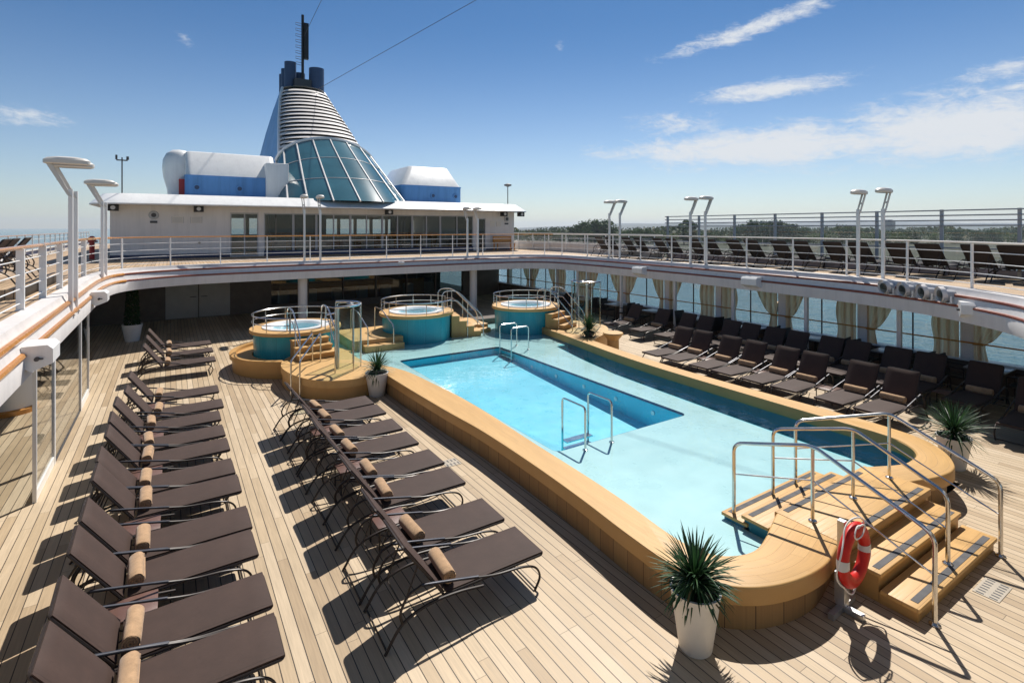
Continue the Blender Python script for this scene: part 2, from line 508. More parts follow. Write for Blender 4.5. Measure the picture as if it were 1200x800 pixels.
# ------------------------------------------------------------------ plan of the ship (metres; x to starboard, y forward)
XL, XR = -5.6, 19.6       # outer rails of the upper deck
Z0, Z1, Z2, ZD = 2.08, 2.40, 2.62, 2.78
ctrl = [(-1.7, -1.5), (-1.7, 4), (-1.7, 10), (-1.7, 16), (-1.66, 20.0), (-1.25, 21.9), (0, 22.85), (1.7, 23.2), (6, 23.25), (12.4, 23.2), (15.0, 22.9), (16.4, 21.9),
        (16.8, 20), (16.8, 15), (16.6, 11), (16.25, 7.8), (15.6, 5.6), (14.5, 3.9), (13.3, 2.95), (11.4, 2.0), (8, 1.0), (4, .2), (1.6, -.5), (0.2, -1.3), (-1.0, -1.8)]
LOOP = [Vector((p.x, p.y, 0)) for p in smooth([(a, b, 0) for a, b in ctrl], 8, closed=True)]
NLP = len(LOOP)
NRM = []
for i in range(NLP):
    tt = LOOP[(i + 1) % NLP] - LOOP[i - 1]
    nv = Vector((-tt.y, tt.x, 0)).normalized()      # loop runs clockwise seen from above: outward is left
    NRM.append(nv)
def offs(i):
    n = NRM[i]
    if n.x < 0: a = .30
    else: a = .42
    f = .48
    return a * n.x * n.x + f * n.y * n.y if n.y > 0 else a * n.x * n.x + .3 * n.y * n.y
OFF = [offs(i) for i in range(NLP)]
def lp(frac, z, extra=0.0):
    return [LOOP[i] + NRM[i] * (OFF[i] * frac + extra) + Vector((0, 0, z)) for i in range(NLP)]
def rng(a, b):
    """indices of the loop between two control points"""
    return list(range(a * 8, b * 8 + 1))

# upper deck: boards on top, coving round the opening, soffit below
OUT = [(-6.0, 60.0), (20.0, 60.0), (20.0, -6.0), (-6.0, -6.0)]
def outer_pt(p):
    c = Vector((7.5, 12, 0)); dd = p - c
    ts = []
    if dd.x > 1e-6: ts.append((20.0 - c.x) / dd.x)
    if dd.x < -1e-6: ts.append((-6.0 - c.x) / dd.x)
    if dd.y > 1e-6: ts.append((60.0 - c.y) / dd.y)
    if dd.y < -1e-6: ts.append((-6.0 - c.y) / dd.y)
    return c + dd * min(ts)
ODECK = [outer_pt(p) for p in LOOP]
def ins_corners():
    pass
mb = MB()
inner = lp(1.0, ZD, .12)
# ring of quads, then the four corners filled
ov = [mb.v((p.x, p.y, ZD)) for p in ODECK]; iv = [mb.v(p) for p in inner]
for i in range(NLP):
    j = (i + 1) % NLP
    a, b = ODECK[i], ODECK[j]
    mb.f([iv[i], iv[j], ov[j], ov[i]])
    if abs(a.x - b.x) > 1e-4 and abs(a.y - b.y) > 1e-4:
        cx = -6.0 if min(a.x, b.x) < -5.99 else 20.0
        cyy = 60.0 if max(a.y, b.y) > 59.99 else -6.0
        cvx = mb.v((cx, cyy, ZD)); mb.f([ov[i], ov[j], cvx])
deck2 = mb.build('upper_deck', M['teak2']); tag(deck2, 'upper sun deck of brown teak boards around the pool opening', 'deck', kind='structure')
mb = MB()
mb.loops([lp(0, Z0 + .14, .25), lp(0, Z0, .10), lp(0, Z0), lp(0, Z1 - .03), lp(0.06, Z1), lp(.24, Z2 - .02), lp(.32, Z2), lp(.52, ZD - .03), lp(.56, ZD + .02), lp(1.0, ZD + .02, .14), lp(1, ZD - .01, .15)])
edge = mb.build('deck_edge', M['offwhite']); tag(edge, 'white stepped edge of the upper deck around the pool opening', 'deck edge', kind='structure')
mb = MB()
sov = [mb.v((p.x, p.y, Z0 + .14)) for p in ODECK]; siv = [mb.v(p) for p in lp(0, Z0 + .14, .24)]
for i in range(NLP):
    j = (i + 1) % NLP
    a, b = ODECK[i], ODECK[j]
    mb.f([siv[i], siv[j], sov[j], sov[i]])
    if abs(a.x - b.x) > 1e-4 and abs(a.y - b.y) > 1e-4:
        cvx = mb.v((-6.0 if min(a.x, b.x) < -5.99 else 20.0, 60.0 if max(a.y, b.y) > 59.99 else -6.0, Z0 + .14)); mb.f([sov[i], sov[j], cvx])
so = mb.build('deck_soffit', M['soffit']); tag(so, 'shaded underside of the upper deck', 'ceiling', kind='structure')
for (fr, z, ex, nm) in ((.0, Z1 + .02, .03, 'lower'), (.29, Z2 + .02, .0, 'upper')):
    pl = lp(fr, z, ex)
    for (a0, a1, rad, mt, wh) in ((1, 5, .052, 'varnish', 'bright orange'), (5, 18, .034, 'varnish_shade', 'shade-darkened red')):
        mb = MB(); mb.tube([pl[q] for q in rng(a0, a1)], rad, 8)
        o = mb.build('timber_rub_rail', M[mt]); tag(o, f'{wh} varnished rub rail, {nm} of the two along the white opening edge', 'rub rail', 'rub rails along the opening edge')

# pool deck
mb = MB()
for q in (((-5.9, -6), (17.6, 3.3)), ((-5.9, 3.3), (4.85, 60)), ((11.6, 3.3), (17.6, 60)), ((4.85, 19.2), (11.6, 60)), ((10.9, 3.3), (11.6, 11.0)), ((4.85, 3.3), (5.1, 3.5))):
    (a0, b0), (a1, b1) = q
    mb.f([mb.v(p) for p in ((a0, b0, 0), (a1, b0, 0), (a1, b1, 0), (a0, b1, 0))])
o = mb.build('pool_deck', M['teak']); tag(o, 'pale caulked teak deck round the swimming pool', 'deck', kind='structure')

# hull
hull = thing('ship_hull', 'white ship hull beneath the decks, going down to the water', 'hull', (7, 20, -14))
mb = MB(hull.location)
mb.prism([(-5.98, -12), (17.85, -12), (17.85, 70), (6, 100), (-5.98, 70)], -14.5, -.45)
mb.prism([(-5.98, -12), (-5.6, -12), (-5.6, 70), (-5.98, 70)], -.448, -.06)
mb.prism([(17.5, -12), (17.85, -12), (17.85, 70), (17.5, 70)], -.448, -.06)
mb.build('hull_plating', M['hull'], hull)

# ------------------------------------------------------------------ railings
def railing(path, label, top_mat, z0=ZD, h=1.08, step=1.65, nb=4, post_w=.032, group='railings of the upper deck', bar_r=.0105, top_r=.027, closed=False, name='deck_railing', post_mat='white'):
    P = [Vector(p) for p in path]
    base = P[0].copy(); base.z = z0
    th = thing(name, label, 'railing', base, 0, group)
    o = th.location
    def at(zz): return [Vector((p.x, p.y, zz)) for p in P]
    mb = MB(o); mb.tube(at(z0 + h), top_r, 8, flat=.8); mb.build('top_rail', M[top_mat], th)
    for k in range(nb):
        mb = MB(o); mb.tube(at(z0 + h * (k + .55) / (nb + .45)), bar_r, 6); mb.build('bar', M[post_mat], th)
    acc = 0; nxt = step * .3
    for a, b in zip(P[:-1], P[1:]):
        L = (b - a).length
        while acc + L >= nxt:
            p = a.lerp(b, (nxt - acc) / max(L, 1e-6)); tdir = (b - a).normalized(); sd = Vector((-tdir.y, tdir.x, 0))
            mb = MB(o)
            q = [p + tdir * (sx * post_w * .5) + sd * (sy * post_w * .8) for sx, sy in ((-1, -1), (1, -1), (1, 1), (-1, 1))]
            mb.prism([(v.x, v.y) for v in q], z0, z0 + h - .02)
            q2 = [p + tdir * (sx * .06) + sd * (sy * .06) for sx, sy in ((-1, -1), (1, -1), (1, 1), (-1, 1))]
            mb.prism([(v.x, v.y) for v in q2], z0 + .001, z0 + .02)
            mb.build('post', M[post_mat], th)
            nxt += step
        acc += L
    return th
rl = lp(1.0, ZD, .16)
iL = [i for i in rng(0, 4)]
railing([rl[i] for i in rng(1, 5)], 'white railing with varnished top rail along the left side of the opening', 'varnish', step=1.9, post_w=.068, top_r=.046)
railing([rl[i] for i in rng(5, 11)], 'white railing with varnished top rail across the opening before the deckhouse', 'varnish', step=1.7)
railing([rl[i] for i in rng(11, 18)], 'all white railing curving along the right side of the opening', 'ivory', step=1.75)
railing([(XL, 2, 0), (XL, 55, 0)], 'outer railing at the far left edge of the upper deck', 'varnish', step=1.5)
railing([(XR, 17.2, 0), (XR, 55, 0)], 'outer railing forward of the tall wind screen on the upper deck', 'ivory', step=1.7)

# ------------------------------------------------------------------ twin deck lamps
def lamp_proto():
    th = thing('deck_lamp', 'x', 'lamp', (0, 0, 0), 0, 'white deck lamps round the opening')
    mb = MB(); mb.prism([(-.05, -.055), (.05, -.055), (.05, .055), (-.05, .055)], 0, 2.62); mb.build('post', M['white'], th)
    mb = MB(); mb.prism([(-.11, -.11), (.11, -.11), (.11, .11), (-.11, .11)], -.01, .03); mb.build('base_plate', M['white'], th)
    # leaning arm: two flat cheeks
    mb = MB()
    for sy in (-1, 1):
        y0 = sy * .06
        lo = [(.05, y0 - .014, 2.45), (.05, y0 + .014, 2.45), (-.07, y0 + .014, 2.5), (-.07, y0 - .014, 2.5)]
        hi = [(-.42, y0 - .014, 3.17), (-.42, y0 + .014, 3.17), (-.56, y0 + .014, 3.19), (-.56, y0 - .014, 3.19)]
        mb.loops([lo, hi], cap0=True, cap1=True)
    mb.box((-.3, -.05, 2.8), (-.22, .05, 2.86))
    mb.build('arm', M['ivory'], th)
    mb = MB()
    n = 24
    def ring(k, z):
        out = []
        for i in range(n):
            a = 2 * math.pi * i / n; c_, s__ = math.cos(a), math.sin(a)
            ex = .52 * math.copysign(abs(c_) ** .75, c_); ey = .2 * math.copysign(abs(s__) ** .75, s__)
            out.append((-.08 + ex * k, ey * k, z))
        return out
    mb.loops([ring(.86, 3.13), ring(1, 3.15), ring(1, 3.22), ring(.84, 3.265), ring(.45, 3.29)], cap0=False, cap1=True)
    hd = mb.build('lamp_head', M['ivory'], th)
    mb = MB(); mb.loops([ring(.84, 3.135), ring(.1, 3.135)], cap1=True); mb.build('diffuser', M['tabletop'], hd)
    return th
lproto = lamp_proto()
lamps = [  # x, y, base z, rotation (arm leans to local -x), height scale, label
    (-1.75, 14.25, 2.38, 0, 1.0, 'white lamp nearer the camera of the pair on the left edge'),
    (-1.75, 14.95, 2.38, 0, 1.0, 'white lamp farther from the camera in the nearer left edge pair'),
    (-1.75, 20.3, 2.38, 0, 1.0, 'white lamp nearer the camera of the pair beside the deckhouse corner'),
    (-1.72, 21.0, 2.38, 0, 1.0, 'white lamp behind its twin at the deckhouse corner'),
    (4.75, 23.55, 2.42, -90, .97, 'left white lamp of the pair before the deckhouse windows'),
    (5.4, 23.55, 2.42, -90, .97, 'right white lamp of the pair before the deckhouse windows'),
    (12.5, 23.5, 2.42, -90, .86, 'left white lamp of the pair before the right deckhouse door'),
    (13.1, 23.5, 2.42, -90, .86, 'right white lamp of the pair before the right deckhouse door'),
    (17.5, 18.6, 2.48, 180, .92, 'left white lamp of the farthest pair on the right railing'),
    (17.5, 17.9, 2.48, 180, .92, 'right white lamp of the farthest pair on the right railing'),
    (17.45, 13.9, 2.48, 180, .90, 'left white lamp of the middle pair on the right railing'),
    (17.45, 13.2, 2.48, 180, .90, 'right white lamp of the middle pair on the right railing'),
    (16.75, 7.45, 2.45, 180, .87, 'left white lamp of the pair above the floodlights on the right'),
    (16.6, 6.75, 2.45, 180, .87, 'right white lamp of the pair above the floodlights on the right')]
for k, (x, y, z, rz, sz, lb) in enumerate(lamps):
    o = lproto if k == 0 else copy_tree(lproto)
    o.location = (x, y, z); o.rotation_euler = (0, 0, R(rz)); o.scale = (.74, .8 if k < 4 else .68, sz); o['label'] = lb

# floodlights, awning housings on the edge
def flood_proto():
    th = thing('floodlight', 'x', 'floodlight', (0, 0, 0), 0, 'row of floodlights on the right edge')
    mb = MB(); mb.tube([(.16, 0, .19), (-.10, 0, .16), (-.13, 0, .155)], [.10, .155, .16], 18); mb.build('housing', M['grey'], th)
    mb = MB(); mb.tube([(-.131, 0, .155), (-.136, 0, .154)], [.14, .10], 18); mb.build('lens', M['glass_tint'], th)
    mb = MB(); mb.tube([(-.17, 0, .20), (-.06, 0, .21)], [.175, .165], 18, cap=False); mb.build('visor', M['offwhite'], th)
    mb = MB(); mb.box((-.05, -.17, 0), (.05, .17, .02)); mb.box((-.02, -.172, 0), (.02, -.16, .17)); mb.box((-.02, .16, 0), (.02, .172, .17)); mb.build('bracket', M['white'], th)
    return th
fl = flood_proto()
for k, y in enumerate([6.45, 5.95, 5.42, 4.85]):
    o = fl if k == 0 else copy_tree(fl)
    li = min(range(NLP), key=lambda q: abs(LOOP[q].y - y) + (0 if LOOP[q].x > 12 else 99))
    p = LOOP[li] + NRM[li] * .02
    o.location = (p.x, p.y, Z1 + .05); o.rotation_euler = (0, 0, math.atan2(NRM[li].y, NRM[li].x) - .25)
    o['label'] = f'round grey floodlight on the right edge, {ORD[k]} of four counted toward the camera'

def box_proto():
    th = thing('awning_housing', 'x', 'awning box', (0, 0, 0), 0, 'awning housings on the opening edge')
    mb = MB()
    sec = [(0, 0), (.10, -.08), (.34, .02), (.34, .22), (.28, .28), (0, .28)]
    mb.loops([[(a, -.28, b) for a, b in sec], [(a, .28, b) for a, b in sec]], cap0=True, cap1=True)
    mb.build('casing', M['white'], th)
    mb = MB(); mb.tube([(.17, -.28, .1), (.17, -.33, .1)], .03, 10); mb.tube([(.17, -.31, .1), (.24, -.315, .1)], .012, 6); mb.build('crank_socket', M['dgrey'], th)
    return th
bp = box_proto()
for k, (x, y, rz, lb) in enumerate([(-1.74, 10.1, 0, 'white awning box with crank socket on the left edge, nearest the camera'),
                                    (-1.72, 17.5, 0, 'white awning box below the lamp at the left corner'),
                                    (16.85, 15.9, 180, 'white awning box on the right edge near the glass shower tower'),
                                    (16.6, 10.6, 180, 'white awning box at the middle of the right edge'),
                                    (15.15, 4.35, 205, 'white awning box cut by the right side of the photo')]):
    o = bp if k == 0 else copy_tree(bp)
    o.location = (x, y, 2.27); o.rotation_euler = (0, 0, R(rz)); o['label'] = lb
# small camera and soffit lights
th = thing('security_camera', 'small white camera on the front opening edge', 'camera', (8.9, 23.5, 2.48))
mb = MB(th.location); mb.box((8.86, 23.45, 2.44), (8.94, 23.55, 2.54)); mb.build('mount', M['white'], th)
mb = MB(th.location); mb.tube([(8.8, 23.45, 2.6), (9.05, 23.2, 2.58)], .06, 10); mb.build('camera_body', M['white'], th)
for k, (x, y, lb) in enumerate([(1.2, 23.6, 'round white soffit light above the left doors'), (5.5, 23.9, 'round white soffit light right of the left column'), (13.9, 23.7, 'round white soffit light right of the second column')]):
    mb = MB(); mb.lathe([(.14, .0), (.14, -.05), (.09, -.13), (.02, -.15)], (0, 0, 0), 16, cap1=True)
    o = mb.build('soffit_light', M['ivory']); o.location = (x, y, Z0 + .14); tag(o, lb, 'light', 'soffit lights under the upper deck')

# ------------------------------------------------------------------ columns, back wall below, glass screens
for k, (x, y, lb) in enumerate([(4.75, 23.9, 'white round column behind the left hot tub'), (13.05, 23.9, 'white round column between the two back hot tubs')]):
    mb = MB(); mb.lathe([(.24, 0), (.24, .06), (.19, .1), (.19, 2.2)], n=24); o = mb.build('column', M['offwhite']); o.location = (x, y, 0); tag(o, lb, 'column', 'columns under the deck edge')

bw = thing('lower_back_wall', 'dark wall with grey doors and dark windows under the upper deck', 'wall', (7, 28.8, 0))
mb = MB(bw.location)
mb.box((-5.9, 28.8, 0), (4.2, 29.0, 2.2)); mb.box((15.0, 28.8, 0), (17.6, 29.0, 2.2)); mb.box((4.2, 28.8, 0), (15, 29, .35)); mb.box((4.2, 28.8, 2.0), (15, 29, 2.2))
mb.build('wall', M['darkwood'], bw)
for (a, b) in ((-.2, 1.08), (1.12, 2.4)):
    mb = MB(bw.location); mb.bbox((a, 28.74, .03), (b, 28.8 - .002, 2.1), .012); dr = mb.build('door', M['bulk'], bw)
    hx = b - .2 if a < 0 else a + .2
    mb = MB(bw.location); mb.tube([(hx - .12, 28.72, 1.0), (hx - .12, 28.66, 1.0), (hx + .12, 28.66, 1.0), (hx + .12, 28.72, 1.0)], .014, 8); mb.build('handle', M['black'], dr)
for k in range(6):
    a = 4.2 + k * 1.8
    mb = MB(bw.location); mb.box((a + .03, 28.88, .35), (a + 1.77, 28.9, 2.0)); mb.build('window', M['glass_tint'], bw)
    mb = MB(bw.location); mb.box((a - .03, 28.79, .35), (a + .03, 28.99, 2.0)); mb.build('mullion', M['darkwood'], bw)
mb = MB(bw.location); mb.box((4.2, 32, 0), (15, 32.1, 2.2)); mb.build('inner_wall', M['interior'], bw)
mb = MB(bw.location); mb.box((5.0, 31.2, .01), (13.5, 31.7, 1.05)); mb.build('bar_counter', M['varnish'], bw)
mb = MB(bw.location); mb.box((5.1, 31.93, 1.1), (9.0, 31.99, 1.8)); mb.build('added_green_panel', M['tubtile'], bw)  # added greenish panel, stands in for green reflections in the dark glazing
for k in range(7):
    mb = MB(bw.location); mb.box((4.8 + 1.4 * k, 30.0, .01), (5.3 + 1.4 * k, 30.5, .85)); mb.build('seat_block', M['lounge_white'], bw)

gs = [(10.75, 12.3, True), (12.32, 15.6, False), (15.62, 17.0, True)]
for k, (a, b, kick) in enumerate(gs):
    th = thing('glass_screen', ['narrow glass wind screen with white kick plate nearest the camera on the left', 'wide clear glass screen between the two narrow ones on the left', 'narrow glass wind screen with white kick plate under the left corner'][k], 'glass screen', (-1.750, a, 0), 0, 'glass screens under the left edge')
    mb = MB(th.location); mb.box((-1.755, a + .03, .16 if kick else .03), (-1.745, b - .03, 2.06)); mb.build('pane', M['glass'], th)
    for yy in (a + .02, b - .02):
        mb = MB(th.location); mb.box((-1.775, yy - .02, 0), (-1.725, yy + .02, 2.078)); mb.build('post', M['white'], th)
    if kick:
        mb = MB(th.location); mb.box((-1.770, a + .045, .004), (-1.730, b - .045, .16)); mb.build('kick_plate', M['white'], th)
    else:
        mb = MB(th.location); mb.box((-1.770, a + .045, .004), (-1.730, b - .045, .03)); mb.build('sill', M['dgrey'], th)

for k, (x, y, r_, lb) in enumerate([(-3.1, 9.9, .42, 'thick white ventilation trunk nearest the camera behind the glass screens'), (-3.1, 16.4, .45, 'thick white ventilation trunk behind the farther glass screen')]):
    th = thing('vent_trunk', lb, 'vent trunk', (x, y, 0), 0, 'white trunks under the left deck')
    mb = MB(); mb.lathe([(r_, .12), (r_, 2.2)], n=28); mb.build('trunk_casing', M['white'], th)
    mb = MB(); mb.lathe([(r_ + .06, 0), (r_ + .06, .1), (r_, .13)], n=28); mb.build('base_ring', M['varnish'], th)
# small wall alcove under the left deck
lw = thing('left_side_wall', 'white painted side wall under the left upper deck', 'wall', (-5.6, 12, 0))
mb = MB(lw.location); mb.box((-5.9, -6, 0), (-5.7, 28.7, .9)); mb.box((-5.9, -6, 1.9), (-5.7, 28.7, 2.2))
for k in range(14): mb.box((-5.89, -6 + k * 2.5, .9), (-5.71, -5.7 + k * 2.5, 1.9))
mb.build('wall', M['offwhite'], lw)
for k in range(13):
    mb = MB(lw.location); mb.box((-5.81, -5.7 + k * 2.5, .9), (-5.80, -3.5 + k * 2.5, 1.9)); mb.build('window', M['glass'], lw)

# ------------------------------------------------------------------ right side wall with curtained windows
sw = thing('right_side_wall', 'right side wall of large windows looking onto the water', 'wall', (17.65, 12, 0))
o = sw.location
MULL = [-4.8 + 2.5 * k for k in range(14)]
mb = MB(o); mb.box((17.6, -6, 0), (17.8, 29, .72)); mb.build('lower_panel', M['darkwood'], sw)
mb = MB(o); mb.box((17.5, -6, .722), (17.82, 29, .775)); mb.build('sill', M['white'], sw)
mb = MB(o); mb.box((17.6, -6, 2.0), (17.8, 29, 2.22)); mb.build('header', M['offwhite'], sw)
for y in MULL:
    mb = MB(o); mb.box((17.58, y - .14, .776), (17.8, y + .14, 1.998)); mb.build('mullion', M['offwhite'], sw)
for a in MULL[:-1]:
    mb = MB(o); mb.box((17.70, a + .14, .776), (17.71, a + 2.36, 1.998)); wv = mb.build('window', M['glass'], sw)
    mb = MB(o); mb.box((17.685, a + 1.235, .777), (17.725, a + 1.265, 1.997)); mb.build('bar', M['dgrey'], wv)
mb = MB(o); mb.tube([(17.45, -6, 1.22), (17.45, 28.9, 1.22)], .022, 6); mb.build('hand_rail', M['varnish'], sw)
# curtains: gathered at a tie
def curtain(side):
    mb = MB()
    rows = []
    for k in range(13):
        z = 1.27 * k / 12
        tie = .42
        wd = .70
        if z > tie: f = (z - tie) / (1.27 - tie); ww = .20 + (wd - .20) * f ** .62
        else: ww = .20 + .07 * (1 - z / tie)
        row = []
        for j in range(25):
            u = j / 24
            row.append((.035 * math.sin(u * 11 * math.pi) * (.55 + .45 * ww / wd), side * (.0 + u * ww), z))
        rows.append(row)
    mb.loops(rows, closed=False)
    return mb
cprA = thing('curtain', 'x', 'curtain', (0, 0, 0), 0, 'beige curtains at the right windows')
curtain(1).build('drape', M['curtain'], cprA, 80, recalc=False)
mb = MB(); mb.box((-.045, -.01, .39), (.045, .175, .44)); mb.build('tie_back', M['brownpot'], cprA)
cprB = thing('curtain', 'x', 'curtain', (0, 0, 0), 0, 'beige curtains at the right windows')
curtain(-1).build('drape', M['curtain'], cprB, 80, recalc=False)
mb = MB(); mb.box((-.045, -.175, .39), (.045, .01, .44)); mb.build('tie_back', M['brownpot'], cprB)
def straight(side):
    mb = MB(); rows = []
    for k in range(9):
        z = 1.25 * k / 8
        rows.append([(.04 * math.sin(j / 30 * 13 * math.pi + .3 * math.sin(k)), side * (j / 30 * (.62 - .04 * math.sin(k * .9))), z) for j in range(31)])
    mb.loops(rows, closed=False); return mb
cprC = thing('curtain', 'x', 'curtain', (0, 0, 0), 0, 'beige curtains at the right windows'); straight(1).build('drape', M['curtain'], cprC, 80, recalc=False)
cprD = thing('curtain', 'x', 'curtain', (0, 0, 0), 0, 'beige curtains at the right windows'); straight(-1).build('drape', M['curtain'], cprD, 80, recalc=False)
usedc = set()
rdc = random.Random(9)
for k, y in enumerate(MULL[3:-1]):
    for sd in (1, -1):
        loose = (k, sd) in ((1, 1), (2, 1), (4, -1), (4, 1), (7, 1), (8, -1))
        pr = {(1, False): cprA, (-1, False): cprB, (1, True): cprC, (-1, True): cprD}[(sd, loose)]
        oo = pr if pr.name not in usedc else copy_tree(pr)
        usedc.add(pr.name)
        oo.location = (17.53, y + sd * .15, .776); oo.scale = (1, rdc.uniform(.9, 1.15), 1)
        oo['label'] = f'striped curtain {"hanging straight" if loose else "tied back"} on {"stern" if sd < 0 else "bow"} side of {ORD[k]} window post from right'
# slim posts under the right edge
for k, y in enumerate([6.3, 8.9, 11.6, 14.2, 17.2, 20.2]):
    x = 16.35 + min(.45, max(0, (y - 6.3) * .09))
    mb = MB(); mb.box((-.05, -.05, 0), (.05, .05, 2.1)); o = mb.build('edge_post', M['offwhite']); o.location = (x + .1, y, 0)
    tag(o, f'slim white post under the right edge, {ORD[k]} counted from the camera', 'post', 'slim posts under the right edge')

# dining tables and chairs by the windows
def chair_proto():
    th = thing('armchair', 'x', 'chair', (0, 0, 0), 0, 'dark dining armchairs by the windows')
    mb = MB(); mb.bbox((-.24, -.25, .40), (.24, .25, .45), .015); mb.build('seat', M['wicker'], th)
    mb = MB(); rot = Matrix.Rotation(R(-10), 3, 'Y'); mb.box((-.26, -.24, .45), (-.225, .24, .92), rot, (-.24, 0, .45)); mb.build('backrest', M['wicker'], th)
    for sy in (-1, 1):
        mb = MB(); mb.tube(fillet([(.22, sy * .25, 0), (.22, sy * .25, .66), (-.26, sy * .25, .68)], .06), .016, 6); mb.build('front_leg', M['bronze'], th)
        mb = MB(); mb.tube([(-.27, sy * .23, 0), (-.23, sy * .24, .45), (-.27, sy * .24, .7)], .016, 6); mb.build('rear_leg', M['bronze'], th)
    return th
def table_proto():
    th = thing('dining_table', 'x', 'table', (0, 0, 0), 0, 'dining tables by the windows')
    mb = MB(); mb.bbox((-.40, -.40, .71), (.40, .40, .745), .012); mb.build('table_top', M['tabletop'], th)
    mb = MB(); mb.lathe([(.04, .03), (.035, .71)], n=10); mb.build('pedestal', M['bronze'], th)
    mb = MB(); mb.box((-.28, -.03, .0), (.28, .03, .035)); mb.box((-.03, -.28, .001), (.03, .28, .036)); mb.build('base', M['bronze'], th)
    return th
tp = table_proto(); cp = chair_proto()
k = 0; c = 0
for i, y in enumerate([2.5, 4.6, 6.7, 8.8, 11.0, 13.2, 15.4, 17.6, 19.8, 22.0]):
    oo = tp if i == 0 else copy_tree(tp)
    oo.location = (17.02, y, 0); oo['label'] = f'small square dining table by the windows, {ORD[i]} counted from the right'
    for sgn in (-1, 1):
        q = cp if c == 0 else copy_tree(cp)
        q.location = (17.0 + random.uniform(-.06, .06), y + sgn * .62, 0); q.rotation_euler = (0, 0, R(90 if sgn < 0 else -90) + random.uniform(-.2, .2))
        q['label'] = f'dark wicker armchair on the {"near" if sgn < 0 else "far"} side of the {ORD[i]} window table from the right'
        c += 1

# ------------------------------------------------------------------ swimming pool
XCP = [(3.0, 9.84), (4.1, 9.85), (5.8, 9.89), (8.2, 9.99), (10.6, 10.16), (12.4, 10.48), (14.1, 10.88), (30, 10.88)]
def xc(y):
    for a, b in zip(XCP[:-1], XCP[1:]):
        if y <= b[0]: return a[1] + (b[1] - a[1]) * (y - a[0]) / (b[0] - a[0])
    return 10.88
YCH = 14.1
XC = 10.0      # edge of the shelf over the side channel
ZW, ZS, ZT = .30, .225, .50
pool = thing('swimming_pool', 'turquoise swimming pool with broad tan timber surround', 'swimming pool', (7.6, 9.5, 0))
po = pool.location
outerL = smooth([(4.55, 13.9), (4.66, 11), (4.70, 8.4), (4.69, 6.1), (4.62, 4.6), (4.62, 4.0), (4.75, 3.52), (5.05, 3.22), (5.5, 3.05), (6.05, 3.0), (6.60, 3.10)], 6) if False else None
def cm(pts, n=6): return [Vector((p.x, p.y, 0)) for p in smooth([(a, b, 0) for a, b in pts], n)]
oL = cm([(4.56, 13.28), (4.60, 11.7), (4.68, 9.8), (4.77, 8.4), (4.77, 6.9), (4.72, 5.65), (4.64, 4.62), (4.63, 3.95), (4.75, 3.52), (5.04, 3.23), (5.5, 3.06), (6.05, 3.02), (6.62, 3.14)])
iL_ = cm([(4.80, 14.0), (5.12, 13.0), (5.25, 11.7), (5.33, 10.4), (5.33, 9.2), (5.26, 7.4), (5.22, 6.05), (5.17, 5.2), (5.08, 4.42), (5.10, 3.98), (5.30, 3.70), (5.75, 3.62), (6.62, 3.92)])
oR = cm([(9.07, 3.34), (9.6, 3.18), (10.05, 3.14), (10.4, 3.24), (10.8, 3.5), (11.1, 3.9), (11.22, 4.5), (11.25, 5.4), (11.22, 7.2), (11.22, 8.6), (11.30, 10.2), (11.50, 12.0), (11.75, 13.6), (12.1, 16.2)])
iR_ = cm([(9.07, 3.92), (9.6, 3.68), (9.95, 3.65), (10.28, 3.70), (10.56, 3.93), (10.72, 4.35), (10.74, 5.4), (10.77, 6.8), (10.80, 8.6), (10.85, 10.0), (11.00, 11.6), (11.25, 13.3), (11.44, 14.58), (11.65, 16.2)])
def coaming(o_, i_, nm):
    bm = bmesh.new(); uvl = bm.loops.layers.uv.new('UVMap')
    n = len(o_)
    # inset outer wall under the overhang
    cs = []
    arc = 0
    for k in range(n):
        if k: arc += ((o_[k] + i_[k]) / 2 - (o_[k - 1] + i_[k - 1]) / 2).length
        dr = (o_[k] - i_[k]).normalized()
        wd = (o_[k] - i_[k]).length
        a = o_[k]; b = i_[k]
        r_ = .022
        sec = [(a - dr * .10, 0, 2, 0), (a - dr * .10, .31, 2, .31), (a, .31, 1, 0), (a, ZT - r_, 1, 1), (a - dr * .007, ZT - .007, 0, 0.002), (a - dr * r_, ZT, 0, r_), (b + dr * .02, ZT, 0, wd - .02), (b, ZT - .02, 0, wd), (b, ZW - .03, 1, 1), (b, -.4, 1, 1)]
        cs.append([(bm.verts.new(Vector((p.x, p.y, z)) - po), m_, u_, arc) for (p, z, m_, u_) in sec])
    mats = [2, 1, 1, 0, 0, 0, 0, 1, 3]
    for k in range(n - 1):
        for j in range(9):
            vs = [cs[k][j], cs[k + 1][j], cs[k + 1][j + 1], cs[k][j + 1]]
            f = bm.faces.new([q[0] for q in vs]); f.material_index = mats[j]
            for lpq, q in zip(f.loops, vs):
                if mats[j] == 2: lpq[uvl].uv = (q[3], 0.2)
                else: lpq[uvl].uv = (q[2] + .07, q[3])
    for k in (0, n - 1):
        f = bm.faces.new([q[0] for q in cs[k]]); f.material_index = 1
    bmesh.ops.recalc_face_normals(bm, faces=bm.faces)
    me = bpy.data.meshes.new(nm); bm.to_mesh(me); bm.free()
    for m_ in (M['poolwood'], M['woodface'], M['woodbase'], M['channel']): me.materials.append(m_)
    me.shade_smooth(); me.set_sharp_from_angle(angle=R(40))
    ob = bpy.data.objects.new(nm, me); link(ob, pool); KIDS.setdefault(pool.name, []).append(ob)
    return ob
coaming(oL, iL_, 'surround'); coaming(oR, iR_, 'surround')

